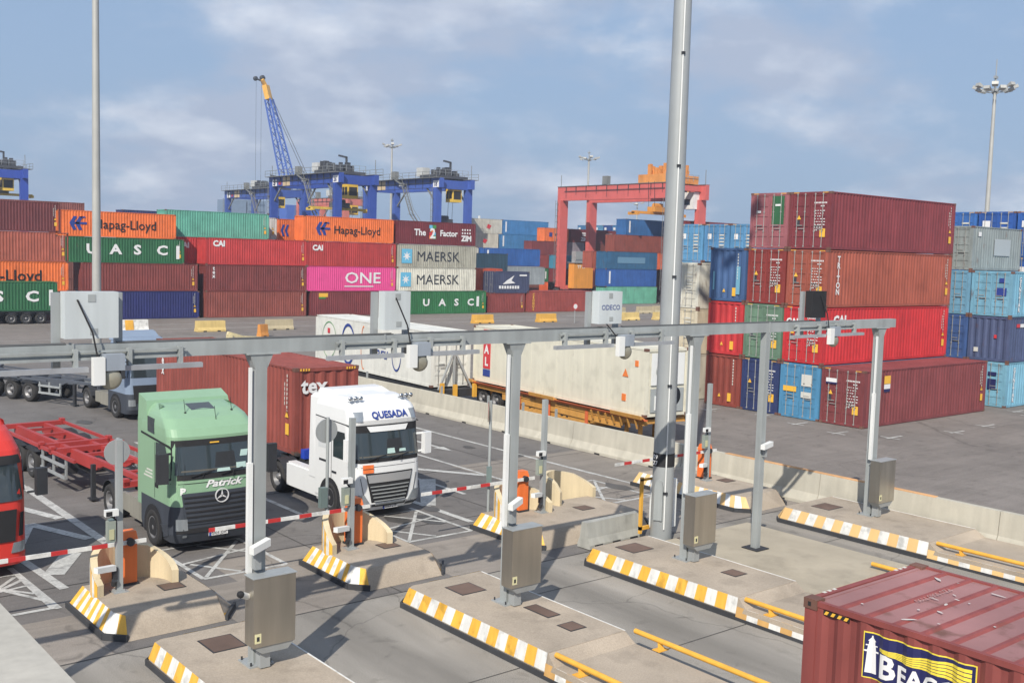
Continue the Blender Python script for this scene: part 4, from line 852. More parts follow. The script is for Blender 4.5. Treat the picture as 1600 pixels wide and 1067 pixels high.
# trailers beyond the wall
def bolster_cart():
    t = thing('yard_trailer', 'yellow orange heavy yard trailer with black stencilled letters carrying a white container', 'trailer', (32.35, 30.9, 0), math.radians(-5.6)); m = M_ochre = mat('ochre_paint', (216, 156, 62), .6, dirt=.14, streak=.12, rust=.15); mo = mat('orange_edge_paint', (238, 112, 48), .6, dirt=.1)
    def side(sx): return sx
    b = MB(); b.box(-.1, -.7, .98, .1+0, 14.2, 1.22).box(-.06, .9, .66, .04, 10.2, .98); b.box(2.4, -.7, .98, 2.6, 14.2, 1.22); b.box(0, -.5, 1.0, 2.5, 14.0, 1.18); b.box(0, 3.2, .3, 2.5, 8.6, .98).box(.3, 10.6, .45, 2.2, 14.0, .98)
    b.hexa([(-.02, .3, .98), (0.05, .3, .98), (.05, 3.0, .55), (-.02, 3.0, .55)], [(-.02, .3, 1.05), (.05, .3, 1.05), (.05, 3.2, .98), (-.02, 3.2, .98)])
    build(b, 'frame', m, t)
    b = MB(); b.hexa([(-.24, -.9, 1.2), (-.08, -.9, 1.2), (-.08, 14.3, 1.2), (-.24, 14.3, 1.2)], [(-.34, -.9, 1.3), (-.08, -.9, 1.26), (-.08, 14.3, 1.26), (-.34, 14.3, 1.3)]); b.box(-.13, 8.5, .35, -.1, 8.75, 1.2).box(-.13, 6.0, .35, -.1, 6.2, 1.2).box(-.13, 3.1, .35, -.1, 3.3, 1.1); build(b, 'guide_rail', mo, t)
    b = MB()
    for y in (-.8, 5.4, 12.6): b.hexa([(-.38, y, 1.26), (-.1, y, 1.26), (-.1, y+2.0, 1.26), (-.38, y+2.0, 1.26)], [(-.42, y, 1.42), (-.36, y, 1.42), (-.36, y+2.0, 1.42), (-.42, y+2.0, 1.42)])
    build(b, 'corner_guide', m, t)
    for k, y in enumerate((9.6, 11.0, 12.3)): wheel(t, .5, y, .5, .45, -1); wheel(t, 2.0, y, .5, .45, 1)
    for k in range(7):
        y = -.3+.5*k; build(MB().bar((-.12, y, .8), (-.3, y-.05, 1.2), .06), 'gusset', m, t)
    for s_, y, z_, sz in (('D-1', 7.9, .55, .34), ('D-2', 5.3, .55, .38)): text(s_, t, (-.012, y, z_), ROT_L, sz, T_black, bold=.02)
    for s_, y in (('BERCELONE', 8.3), ('BENEDON', 5.5), ('U2', 2.3)): text(s_, t, (-.106, y, 1.02), ROT_L, .2, T_black)
    for y in (.0, .9): build(MB().box(.3, y, 0, .45, y+.12, 1.0).box(1.9, y, 0, 2.05, y+.12, 1.0), 'landing_leg', m, t)
bolster_cart()
t = container(33.98, 44.35, 1.32, (228, 224, 204), 'white refrigerated container with a red lettered strip on the yellow yard trailer', L=13.72, kind='reefer', rot=-PI/2-math.radians(-7.2)-2*math.radians(7.2), group='white containers beyond the concrete wall', marks=False, rust=.06, dirt=.05, streak=.07)
t.rotation_euler = (0, 0, -PI/2-math.radians(5.6)); t.location = (33.5, 43.85, 1.32)
build(MB().box(1.0, .0, .35, 1.65, .03, .7, 1).box(1.0, .0, .75, 1.65, .03, 2.75, 0), 'lettering_strip', [T_red, T_blue], t)
for k, ch in enumerate('TAL'): text(ch, t, (1.32, -.006, 2.15-.62*k), ROT_F, .6, T_white, bold=.04, align='CENTER')
build(MB().poly([(12.2, -.002, 1.6), (12.6, -.002, 1.6), (12.4, -.002, 1.95)]).box(12.2, 0, .55, 12.45, .03, .85).box(13.0, 0, 2.1, 13.2, .03, 2.35), 'sticker', T_org, t)
b = MB(); b.box(13.7, .3, 1.35, 13.74, 2.14, 2.7, 0).box(13.7, .3, .2, 13.75, 2.14, 1.2, 1).lathe((13.75, .85, 1.95), (1, 0, 0), [(0, .32), (.02, .32), (.02, .001)], 16, 1); b.box(13.75, .5, .3, 13.78, 1.2, .9, 0)
build(b, 'cooling_unit', [M_white, M_galv2], t)
t = container(31.95, 57.9, 1.0, (230, 230, 222), 'white refrigerated container with blue swirl lettering on a trailer behind the concrete wall', L=13.72, H=2.9, kind='reefer', rot=-PI/2-math.radians(3.6), doors='R', group='white containers beyond the concrete wall', marks=False, rust=.05, dirt=.05, streak=.07)
def ring(t, cx_, cz, rx, rz_, th, m, a0=0, a1=2*PI, n=28, y=-.006):
    b = MB()
    for k in range(n):
        p = a0+(a1-a0)*k/n; q = a0+(a1-a0)*(k+1)/n; f = lambda u: th*(.35+.65*abs(math.sin(u)))
        b.poly([(cx_+rx*math.cos(p), y, cz+rz_*math.sin(p)), (cx_+rx*math.cos(q), y, cz+rz_*math.sin(q)), (cx_+(rx-f(q))*math.cos(q), y, cz+(rz_-f(q))*math.sin(q)), (cx_+(rx-f(p))*math.cos(p), y, cz+(rz_-f(p))*math.sin(p))])
    build(b, 'emblem', m, t)
ring(t, 1.9, 1.5, .95, 1.1, .05, T_green); build(MB().box(1.7, -.008, 1.9, 2.0, -.002, 2.2), 'emblem', T_red, t)
ring(t, 4.4, 1.45, .85, 1.2, .16, T_blue, .5, 5.6); ring(t, 6.3, 1.4, .3, 1.25, .08, T_org, 1.2, 5)
text('Maru', t, (7.0, -.008, 1.0), ROT_F, 1.0, T_blue, shear=.3); ring(t, 10.1, 1.3, .5, .85, .1, T_blue, 2.2, 6.2)
build(MB().box(6.4, -.02, 1.7, 7.6, -.004, 2.6), 'notice_sheet', T_pk, t)
t2 = thing('yard_trailer', 'dark low trailer with steel braces under the swirl lettered white container', 'trailer', (31.15, 44.2, 0), math.radians(-3.6))
build(MB().box(0, -.6, .55, 2.44, 13.9, .93), 'frame', M_dark, t2); build(MB().bar((.1, -.35, .7), (1.22, -.2, 2.9), .1).bar((2.34, -.35, .7), (1.22, -.2, 2.9), .1).bar((1.22, -.2, .7), (1.22, -.2, 2.9), .1), 'brace', M_galv, t2)
build(MB().box(.1, -.75, .5, .3, -.6, 1.3).box(.9, -.75, .5, 1.1, -.6, 1.2).box(2.1, -.75, .5, 2.3, -.6, 1.2), 'guide_post', M_yellow, t2)
for y in (10, 11.4): wheel(t2, .4, y, .48, .4, -1); wheel(t2, 2.0, y, .48, .4, 1)
wheel(t2, .4, 1.4, .48, .4, -1); wheel(t2, 2.0, 1.4, .48, .4, 1)
# ---------------------------------------------------------------- ground
def asphalt(name, rgb, k=None, bands=False, fine=.3, big=.1):
    m = bpy.data.materials.new(name); m.use_nodes = True; t = m.node_tree; n = t.nodes; b = n['Principled BSDF']; b.inputs['Roughness'].default_value = .85; b.inputs['Specular IOR Level'].default_value = .25
    g = n.new('ShaderNodeTexCoord')
    def nz_(vec, det=4, dist=0):
        mpn = n.new('ShaderNodeMapping'); mpn.inputs['Scale'].default_value = vec; t.links.new(g.outputs['Object'], mpn.inputs[0])
        q = n.new('ShaderNodeTexNoise'); q.inputs['Scale'].default_value = 1; q.inputs['Detail'].default_value = det; q.inputs['Distortion'].default_value = dist; t.links.new(mpn.outputs[0], q.inputs['Vector']); return q.outputs[0]
    def mr(s, a, b_, c, d):
        q = n.new('ShaderNodeMapRange'); [setattr(q.inputs[i], 'default_value', v) for i, v in ((1, a), (2, b_), (3, c), (4, d))]; t.links.new(s, q.inputs[0]); return q.outputs[0]
    def mul(a, c):
        q = n.new('ShaderNodeMath'); q.operation = 'MULTIPLY'; t.links.new(a, q.inputs[0]); t.links.new(c, q.inputs[1]); return q.outputs[0]
    v = mul(mr(nz_((.09, .13, .1), 5, .6), .3, .7, 1-big*1.3, 1+big), mr(nz_((.9, .35, 1), 5, .4), .3, .7, 1-big, 1+big))
    v = mul(v, mr(nz_((55, 55, 55), 3), .3, .7, 1-fine, 1+fine))
    v = mul(v, mr(nz_((.25, 2.2, 1), 4, 1.2) if not bands else nz_((2.2, .25, 1), 4, .8), .35, .7, 1.06, .9))       # tyre rubbed streaks
    v = mul(v, mr(nz_((1.7, 1.7, 1), 6, .5), .60, .72, 1, .72))
    vo = n.new('ShaderNodeTexVoronoi'); vo.feature = 'DISTANCE_TO_EDGE'; vo.inputs['Scale'].default_value = .16; dm = n.new('ShaderNodeVectorMath'); dm.operation = 'MULTIPLY_ADD'; dm.inputs[1].default_value = (.9, .9, 0)
    nc = n.new('ShaderNodeTexNoise'); nc.inputs['Scale'].default_value = .9; nc.inputs['Detail'].default_value = 5; t.links.new(g.outputs['Object'], nc.inputs['Vector']); t.links.new(nc.outputs['Color'], dm.inputs[0]); t.links.new(g.outputs['Object'], dm.inputs[2]); t.links.new(dm.outputs[0], vo.inputs['Vector'])
    v = mul(v, mr(vo.outputs['Distance'], .001, .004, .74, 1))                 # oil stains
    if bands:
        sp = n.new('ShaderNodeSeparateXYZ'); t.links.new(g.outputs['Object'], sp.inputs[0])
        wv = n.new('ShaderNodeMath'); wv.operation = 'SINE'; ml = n.new('ShaderNodeMath'); ml.operation = 'MULTIPLY_ADD'; ml.inputs[1].default_value = 2*PI/5.75*2; ml.inputs[2].default_value = 1.3
        nzz = nz_((.6, .12, 1), 3); ad = n.new('ShaderNodeMath'); ad.operation = 'MULTIPLY_ADD'; ad.inputs[1].default_value = 1.2; t.links.new(nzz, ad.inputs[0]); t.links.new(ml.outputs[0], ad.inputs[2])
        t.links.new(sp.outputs[0], ml.inputs[0]); t.links.new(ad.outputs[0], wv.inputs[0]); v = mul(v, mr(wv.outputs[0], -.2, .9, 1.05, .78))
    s = n.new('ShaderNodeVectorMath'); s.operation = 'SCALE'; s.inputs[0].default_value = lin(*rgb, k)[:3]; t.links.new(v, s.inputs['Scale']); t.links.new(s.outputs[0], b.inputs['Base Color'])
    bp = n.new('ShaderNodeBump'); bp.inputs['Strength'].default_value = .25; bp.inputs['Distance'].default_value = .01; t.links.new(nz_((60, 60, 60), 2), bp.inputs['Height']); t.links.new(bp.outputs[0], b.inputs['Normal'])
    return m
def sheet(name, x0, y0, x1, y1, z, m, kind='structure'):
    o = build(MB().poly([(x0, y0, z), (x1, y0, z), (x1, y1, z), (x0, y1, z)]), name, m, recalc=False); tag(o, None, None, None, kind); return o
A_yard = asphalt('yard_asphalt', (132, 125, 119)); A_road = asphalt('road_asphalt', (118, 114, 111)); A_lane = asphalt('lane_surface', (152, 147, 139), bands=True); A_patch = asphalt('pale_asphalt', (146, 138, 129))
sheet('ground', -140, -100, 460, 640, -.012, A_yard)
sheet('road', -40, 20.3, 29.9, 75, -.004, A_road)
sheet('lane', -12, -25, 29.9, 20.3, 0, A_lane)
b = MB()
for x0, x1, y0, y1 in ((9.6, 12.75, 20.3, 23.2), (15.3, 18.5, 20.3, 23.4), (3, 6.9, 20.3, 23.0), (10.8, 13.6, 23.2, 25.0), (23.2, 29.6, 20.3, 31.5)): b.poly([(x0, y0, .002), (x1, y0, .002), (x1, y1, .002), (x0, y1, .002)])
tag(build(b, 'pavement', A_patch, recalc=False), None, kind='structure')
b = MB()
for x0, y0, x1, y1, w_ in ((-12, 20.32, 29.6, 20.32, .05), (9.4, 15.2, 13.0, 15.2, .03), (9.4, 9.5, 13.0, 9.5, .03), (15.2, 14.2, 18.7, 14.2, .03), (15.2, 18.4, 18.7, 18.4, .03), (25.1, 17.2, 26.9, 17.2, .03), (3, 25.1, 29.6, 25.1, .04), (3, 31.0, 29.6, 31.0, .04), (13.6, 20.3, 13.6, 44, .03), (20.4, 23.6, 20.4, 50, .03), (25.3, 20.3, 25.3, 50, .03)):
    d = Vector((x1-x0, y1-y0, 0)).normalized(); s = Vector((-d.y, d.x, 0))*w_/2; b.poly([(x0-s.x, y0-s.y, .0038), (x1-s.x, y1-s.y, .0038), (x1+s.x, y1+s.y, .0038), (x0+s.x, y0+s.y, .0038)])
tag(build(b, 'pavement_joints', mat('joint_sealant', (70, 68, 66), .9, dirt=.3), recalc=False), None, kind='structure')
b = MB(); rq = random.Random(8)
for k in range(46):                                                          # old repairs and oil spots
    x, y = rq.uniform(3, 29), rq.uniform(20.6, 48); r_ = rq.uniform(.08, .45); n = 10; b.poly([(x+r_*rq.uniform(.7, 1.2)*math.cos(2*PI*i/n), y+r_*rq.uniform(.7, 1.3)*math.sin(2*PI*i/n)*1.6, .0042+.0001*k) for i in range(n)])
tag(build(b, 'oil_spots', mat('oil_spot', (86, 83, 80), .6, dirt=.3), recalc=False), None, kind='structure')
# painted lines
def line(b, x0, y0, x1, y1, w_, z=.006):
    d = Vector((x1-x0, y1-y0, 0)).normalized(); s = Vector((-d.y, d.x, 0))*w_/2
    b.poly([(x0-s.x, y0-s.y, z), (x1-s.x, y1-s.y, z), (x1+s.x, y1+s.y, z), (x0+s.x, y0+s.y, z)])
b = MB()
for c in (9.35, 15.1, 20.9, 26.9):
    line(b, c, 27.6, c, 42, .16)
b2 = [(9.35, 36.1, 9.35, 24.2, .26), (8.4, 33.5, 9.1, 31.4, .3), (8.2, 31.2, 9.1, 28.8, .3), (8.2, 31.2, 7.3, 28.9, .3), (8.3, 27.7, 7.4, 26.1, .5), (7.1, 28.1, 7.3, 24.9, .22), (6.7, 27.2, 6.8, 23.6, .14), (5.9, 23.7, 6.8, 23.7, .14), (6.1, 25.6, 6.7, 26.1, .12), (6.1, 25.6, 6.75, 24.2, .12)]
b2 += [(18.85, 28.6, 18.9, 24.6, .22), (18.3, 27.0, 18.3, 23.8, .12), (23.4, 34.4, 23.35, 26.1, .14), (21.8, 31.8, 23.3, 29.6, .3), (26.85, 42, 26.95, 25.2, .14), (25.0, 36.8, 25.0, 34.9, .16)]
b2 += [(4.4, 34, 9.1, 36.3, .2)]
for x, y in ((16.1, 23.8), (10.2, 23.8), (4.5, 23.7), (23.9, 24.0)):       # hatched box before each gate
    b2 += [(x, y, x+2.2, y, .12), (x, y, x, y+2.9, .12), (x, y+2.9, x+2.2, y+2.9, .1), (x+2.2, y, x+2.2, y+2.9, .12), (x, y+1.4, x+2.2, y+1.9, .1), (x+.1, y+.1, x+2.1, y+2.7, .1), (x+.2, y+1.3, x+1.0, y+.1, .1), (x+1.0, y+2.8, x+2.15, y+1.2, .1)]
for a in b2: line(b, *a, z=.007+.00002*(b2.index(a)))
b.poly([(25.25, 34.9, .007), (25.0, 33.9, .007), (24.75, 34.9, .007)])
b.poly([(20.9, 30.3, .0075), (21.4, 30.0, .0075), (19.15, 26.8, .0075), (18.85, 27.2, .0075)])
tag(build(b, 'lane_markings', M_mark, recalc=False), None, kind='structure')
b = MB()
for x, y in ((43.0, 28.3), (44.2, 26.2), (43.6, 31.0), (44.4, 33.6), (57.8, 26.0), (52, 25.6), (43.4, 36.4), (58.9, 27.3), (48.5, 25.4)):
    line(b, x, y, x+1.3, y, .14, .002); line(b, x+.3, y-.5, x+.3, y+.5, .12, .0022)
line(b, 30, 96, 120, 96, .2, .002); line(b, 30, 101.5, 120, 101.0, .2, .002); line(b, -20, 88, 60, 88.3, .12, .002)
tag(build(b, 'yard_markings', M_mark, recalc=False), None, kind='structure')
# drains and covers
def cover(x, y, w_, l, z, lab, rz=0):
    o = thing('drain_cover', lab, 'cover', (x, y, z), rz, 'steel access covers in the islands')
    m = mat('rusty_cover', (118, 94, 80), .7, dirt=.25, rust=.25)
    build(MB().box(-w_/2, -l/2, 0, w_/2, l/2, .012), 'plate', m, o); f = MB()
    for a in ((-w_/2-.03, -l/2-.03, w_/2+.03, -l/2), (-w_/2-.03, l/2, w_/2+.03, l/2+.03), (-w_/2-.03, -l/2, -w_/2, l/2), (w_/2, -l/2, w_/2+.03, l/2)): f.box(a[0], a[1], 0, a[2], a[3], .008)
    build(f, 'rim', M_dark, o); return o
# ---------------------------------------------------------------- islands
def stripes(b, p0, p1, q0, q1, w_=.31, m0=0, m1=1, off=0):
    """striped face between bottom edge p0->p1 and top edge q0->q1"""
    p0, p1, q0, q1 = map(Vector, (p0, p1, q0, q1)); L = (p1-p0).length; n = max(1, round(L/w_))
    for k in range(n):
        a, c = k/n, (k+1)/n; b.poly([p0.lerp(p1, a), p0.lerp(p1, c), q0.lerp(q1, c), q0.lerp(q1, a)], (m0, m1)[(k+off) % 2])
GI = 'concrete islands between the gate lanes'
def gate_island(x0, x1, label, pale=False, y0=14.55, y1=19.62, low=.3, hh=.48, lowend=-9.0, wall_side=False):
    t = thing('gate_island', label, 'traffic island', (x0, y0, 0), 0, GI); X_ = x1-x0; Y_ = y1-y0
    my = M_kpale if pale else M_ky; e = .1
    b = MB(); bot = [(.012, 0), (X_-.012, 0), (X_-.012, Y_-.012), (.2, Y_-.012), (.012, Y_-.17)]; top = [(e, 0), (X_-.02, 0), (X_-.02, Y_-.25), (.15+e, Y_-.25), (e, Y_-.34)]
    b.hexa([(a, c, 0) for a, c in bot], [(a, c, hh) for a, c in top]); build(b, 'kerb_block', M_concd, t)
    b = MB(); b.box(.012, lowend-y0, 0, X_-.012, -.3, low); b.hexa([(.012, -.3, 0), (X_-.012, -.3, 0), (X_-.012, .0, 0), (.012, .0, 0)], [(.012, -.3, low), (X_-.012, -.3, low), (X_-.012, -.0, hh-.01), (.012+e, -.0, hh-.01)]); build(b, 'low_kerb', M_concd, t)
    b = MB(); z0 = .13
    stripes(b, (-.004+e*.27, 0, z0), (-.004+e*.27, Y_-.2, z0), (e-.004, 0, hh+.003), (e-.004, Y_-.34, hh+.003)); stripes(b, (e*.27, Y_-.18, z0), (.22, Y_+.004, z0), (e, Y_-.34, hh+.003), (.15+e, Y_-.25, hh+.003), w_=.2, off=1)
    if not wall_side: stripes(b, (.4, Y_+.004, z0), (X_, Y_+.004, z0), (.4, Y_-.24, hh+.003), (X_-.02, Y_-.24, hh+.003)) 
    build(b, 'kerb_stripes', [M_kw, my], t, recalc=False)
    b = MB(); stripes(b, (-.006, lowend-y0, .06), (-.006, -.02, .06), (.028, lowend-y0, low+.004), (.028, -.02, low+.004), w_=.3); build(b, 'low_kerb_stripes', [M_kw, M_kpale if pale else mat('kerb_paint_worn_yellow', (214, 166, 92), .7, dirt=.2)], t, recalc=False)
    b = MB(); b.box(-.03, lowend-y0, 0, .01, -.02, .07).box(-.03, -.02, 0, .01, Y_-.17, .12); b.hexa([(-.03, Y_-.17, 0), (.19, Y_+.03, 0), (.21, Y_, 0), (.01, Y_-.17, 0)], [(-.03, Y_-.17, .12), (.19, Y_+.03, .12), (.21, Y_, .12), (.01, Y_-.17, .12)]); build(b, 'rubber_strip', M_kb, t)
    build(MB().box(X_-.03, 0, hh, X_, Y_-.3, hh+.006), 'edge_line', M_kw, t)
    return t
gate_island(7.2, 9.4, 'grey striped island at the bottom left, under the first gate column')
gate_island(13.0, 15.2, 'grey island with long bright striped kerb under the second gate column')
gate_island(18.7, 20.95, 'grey island with long striped kerb under the third gate column, beside the big light column')
gate_island(26.9, 29.6, 'grey island with faded orange stripes beside the concrete wall', pale=True, wall_side=True)
t = thing('concrete_slab', 'pale sandy slab beside the third striped island carrying the slim extra column', 'slab', (20.96, 13.9, 0)); build(MB().hexa([(0, 0, 0), (4.15, 0, 0), (4.15, 5.4, 0), (0, 5.4, 0)], [(0, .15, .3), (4.1, .15, .3), (4.1, 5.3, .3), (0, 5.3, .3)]), 'slab', M_concl, t)
cover(14.1, 18.5, .62, .62, .48, 'large square rusty cover left of the second gate column foot'); cover(14.55, 16.4, .3, .75, .48, 'narrow rusty cover right below the second gate column foot'); cover(14.45, 15.35, .38, .38, .48, 'small square rusty cover near the step end of the middle island')
cover(8.3, 18.5, .62, .7, .48, 'large rusty cover left of the first gate column foot'); cover(19.75, 18.7, .7, .62, .48, 'large square cover behind the striped nose of the third island'); cover(20.2, 15.8, .4, .4, .48, 'small square cover near the step end of the third island')
cover(22.3, 18.8, .7, .7, .3, 'dark square cover on the pale slab, left of the slim column'); cover(28.2, 18.6, .7, .6, .48, 'dark cover left of the right end gate column foot')
def rail(x, label, z=.5, y0=14.42, y1=-8.0):
    t = thing('guard_rail', label, 'guard rail', (x, y0, 0), 0, 'yellow tube rails along the lanes'); build(MB().tube((0, 0, z), (0, y1-y0, z), .055, n=10), 'rail', M_yellow, t)
    for y in (-.7, -3.6, -6.5, -9.4, -12.3): build(MB().box(-.14, y-.1, .303, .14, y+.1, .318).hexa([(-.05, y-.06, .316), (.05, y-.06, .316), (.05, y+.02, .316), (-.05, y+.02, .316)], [(-.03, y+.0, z-.04), (.03, y+.0, z-.04), (.03, y+.06, z-.04), (-.03, y+.06, z-.04)]), 'bracket', M_yellow, t)
rail(13.2, 'yellow tube rail starting at the end of the long striped kerb under the second column', .46); rail(15.35, 'yellow tube rail starting near the bottom centre, on the right of the middle island', .48)
rail(18.9, 'yellow tube rail at the end of the third striped kerb, running behind the corner container', .46); rail(27.2, 'yellow tube rail beside the faded orange stripes next to the wall', .46); rail(24.0, 'short visible piece of yellow rail just above the corner container', .42); rail(7.4, 'yellow tube rail on the left island below the frame', .46)
def front_island(x0, label, width=2.2, y0=20.55, y1=23.4, pale=False, boxx=.85, arm=4.6, armlabel='', booth=True):
    t = thing('barrier_island', label, 'traffic island', (x0, y0, 0), 0, 'raised islands carrying the barriers'); my = M_kpale if pale else M_ky; X_ = width; Y_ = y1-y0; hh = .45
    bot = [(-.04, Y_+.2), (-.04, .66), (.33, .27), (X_+.25, .3), (X_+.75, .98), (X_+.75, Y_+.1)]; top = [(.28, Y_+.1), (.25, .87), (.38, .55), (X_+.2, .69), (X_+.28, .98), (X_+.28, Y_+.0)]
    bot2 = [(a, c) for a, c in bot]; b = MB(); b.hexa([(a, c, 0) for a, c in bot][::-1], [(a, c, hh) for a, c in top][::-1]); build(b, 'kerb_block', M_concd, t)
    B = [Vector((a, c, 0)) for a, c in bot]; T = [Vector((a, c, hh)) for a, c in top]; b = MB()
    def face(i, j, w_, off=0):
        n_ = (B[j]-B[i]).cross(Vector((0, 0, 1))).normalized()*-.006
        cc_ = Vector((X_/2, Y_/2, 0)); md = (B[i]+B[j])/2
        if (md+n_-cc_).length < (md-cc_).length: n_ = -n_
        f = .2; p0 = B[i].lerp(T[i], f)+n_; p1 = B[j].lerp(T[j], f)+n_; stripes(b, p0, p1, T[i]+n_+Vector((0, 0, .003)), T[j]+n_+Vector((0, 0, .003)), w_, off=off)
    face(0, 1, .2); face(1, 2, .25, 1); face(3, 4, .4); face(4, 5, .35)
    build(b, 'kerb_stripes', [my, M_kw], t, recalc=False)
    b = MB()
    for i, j in ((0, 1), (1, 2), (3, 4)):
        n_ = (B[j]-B[i]).cross(Vector((0, 0, 1))).normalized()*.03; z = Vector((0, 0, .13)); b.hexa([B[i], B[j], B[j]+n_, B[i]+n_], [B[i]+z, B[j]+z, B[j]+n_+z, B[i]+n_+z]); b.hexa([B[i], B[j], B[j]-n_, B[i]-n_], [B[i]+z, B[j]+z, B[j]-n_+z, B[i]-n_+z])
    build(b, 'rubber_strip', M_kb, t)
    if not booth: return t
    # curved end wall
    c = (1.17, 2.2); R_, th = .93, .15; b = MB(); st = MB(); n = 26; a0, a1 = 196, -12
    for k in range(n):
        p, q = [math.radians(a0+(a1-a0)*j/n) for j in (k, k+1)]; zt = [hh+lerp_prof([(-.2, .3), (.3, .5), (.9, .74), (2.4, .84), (2.9, .7), (3.4, .25)], a) for a in (p, q)]
        f = lambda a, r_: (c[0]+r_*math.cos(a), c[1]+r_*math.sin(a)*.95)
        b.hexa([(*f(p, R_), .1), (*f(q, R_), .1), (*f(q, R_-th), .1), (*f(p, R_-th), .1)], [(*f(p, R_), zt[0]), (*f(q, R_), zt[1]), (*f(q, R_-th), zt[1]), (*f(p, R_-th), zt[0])])
        if k < 9: st.add([(*f(p, R_+.006), .25), (*f(q, R_+.006), .25), (*f(q, R_+.006), zt[1]), (*f(p, R_+.006), zt[0])], [(0, 1, 2, 3)], k % 2)
    build(b, 'curved_wall', mat('cream_concrete', (222, 204, 166), .8, dirt=.1, streak=.1, fine=.05), t); build(st, 'wall_stripes', [my, M_kw], t, recalc=False)
    return t
def cam_unit(b, x, y, z, d=(-1, 0, 0)):
    pass
def barrier(x, y, label, L=4.6, z0=.45):
    t = thing('barrier_gate', label, 'barrier', (x, y, z0), 0, 'red and white lane barriers')
    b = MB(); b.hexa([(-.17, -.16, 0), (.17, -.16, 0), (.17, .16, 0), (-.17, .16, 0)], [(-.17, -.16, 1.0), (.17, -.16, 1.0), (.17, .16, 1.0), (-.17, .16, 1.0)]); b.hexa([(-.19, -.18, 1.0), (.19, -.18, 1.0), (.19, .18, 1.0), (-.19, .18, 1.0)], [(-.16, -.12, 1.2), (.16, -.12, 1.2), (.16, .12, 1.2), (-.16, .12, 1.2)]); build(b, 'housing', M_orange, t)
    build(MB().box(-.2, -.2, 0, .2, .2, .05), 'base_plate', M_dark, t)
    b = MB(); n = int(L/.4)*2; y0, y1, z = -.235, -.2, .94
    b.box(-.0, y0, z, .35, y1, z+.09, 1); k = 0; x_ = 0
    while x_ > -L:
        w_ = .34 if k % 2 else .5; x2 = max(-L, x_-w_); b.box(x2, y0, z+.0, x_, y1, z+.09, 0 if k % 2 else 1); x_ = x2; k += 1
    build(b, 'arm', [M_red, M_kw], t); build(MB().tube((0, -.16, z+.05), (0, -.27, z+.05), .09, n=12), 'pivot', M_dark, t)
    return t
def camera_post(x, y, label, z0=.45, H=3.35, side=-1, lowcam=True):
    t = thing('camera_post', label, 'camera post', (x, y, z0), 0, 'slim grey posts with cameras on the barrier islands')
    build(MB().box(-.065, -.065, 0, .065, .065, H), 'post', M_galv2, t); build(MB().box(-.16, -.16, 0, .16, .16, .02).box(-.1, -.1, .02, .1, .1, .05), 'base_plate', M_galv, t)
    cm = MB().box(-.34, -.17, 1.72, -.06, -.05, 1.86); o = build(cm, 'camera', M_white, t); build(MB().box(-.33, -.175, 1.73, -.2, -.171, 1.83).tube((-.2, -.11, 1.72), (-.08, -.05, 1.6), .02, n=6), 'lens_hood', M_black, o)
    build(MB().box(-.28, -.1, 1.15, -.1, .02, 1.6), 'junction_box', mat('greenish_box', (150, 160, 150), .6), t); build(MB().box(-.24, -.12, 1.2, -.14, -.1, 1.42), 'reader', mat('pale_reader', (206, 204, 160), .6), t)
    if lowcam:
        o = build(MB().hexa([(-.55, -.3, .55), (-.1, -.12, .5), (-.14, 0, .5), (-.6, -.18, .55)], [(-.55, -.3, .67), (-.1, -.12, .62), (-.14, 0, .62), (-.6, -.18, .67)]), 'camera', M_white, t); build(MB().box(-.16, -.1, .3, -.06, .0, .55).tube((-.14, -.06, .18), (-.14, -.12, .3), .06, n=8), 'bracket', M_dark, o)
    return t
def sign_post(x, y, label, z0=.3, H=3.1, rad=.3, face=0.0, m=None, box_=True):
    t = thing('sign_post', label, 'road sign', (x, y, z0), face, 'round signs seen from behind by the gates'); m = m or M_galv
    build(MB().tube((0, 0, 0), (0, 0, H), .045, n=8), 'post', M_galv2, t); build(MB().lathe((0, .06, H-rad-.05), (0, 1, 0), [(0, .001), (0, rad), (.02, rad), (.02, .001)], 28, smooth=False), 'sign_disc', m, t)
    if box_: build(MB().box(-.22, -.08, 1.05, -.02, .08, 1.6), 'junction_box', mat('teal_grey_box', (112, 130, 128), .6), t)
    return t
X1, X2, X3, X4 = 7.0, 12.7, 18.45, 26.75
front_island(X1, 'raised island with curved end wall at the far left, carrying the first orange barrier'); front_island(X2, 'raised island with curved end wall between the green and the white truck lanes')
front_island(X3, 'wide raised island with curved end wall just right of the white truck lane', width=4.2, y0=20.8, y1=23.8); front_island(X4, 'raised island with faded stripes near the concrete wall, behind the big light column', width=1.95, pale=True, booth=False, y0=20.35, y1=25.4)
barrier(8.13, 23.15, 'orange barrier with red and white arm across the red truck lane at the left edge', 4.8); barrier(13.95, 23.15, 'orange barrier with arm in front of the pale green truck', 4.0); barrier(19.85, 23.5, 'orange barrier with arm in front of the white truck', 3.7); barrier(28.25, 23.6, 'orange barrier with arm beside the concrete wall, right of the big light column', 4.6)
camera_post(7.8, 22.7, 'slim grey camera post in front of the orange barrier at the far left'); camera_post(13.66, 22.8, 'slim grey camera post in front of the white truck'); camera_post(20.28, 23.0, 'slim grey camera post beside the second gate column'); camera_post(28.02, 23.3, 'slim grey camera post right of the third gate column')
sign_post(8.4, 24.5, 'round grey sign back beside the empty red trailer', .0, 3.5, .3); sign_post(14.1, 24.8, 'round grey sign back in front of the white truck door', .0, 3.5, .33); sign_post(19.6, 24.7, 'maroon edged round sign seen nearly edge on by the second gate column', .0, 3.6, .3, face=.9, m=mat('maroon_sign_rim', (120, 60, 60), .5)); sign_post(26.6, 23.6, 'dark round sign back half hidden by the big light column', .2, 3.6, .33, m=M_dark)
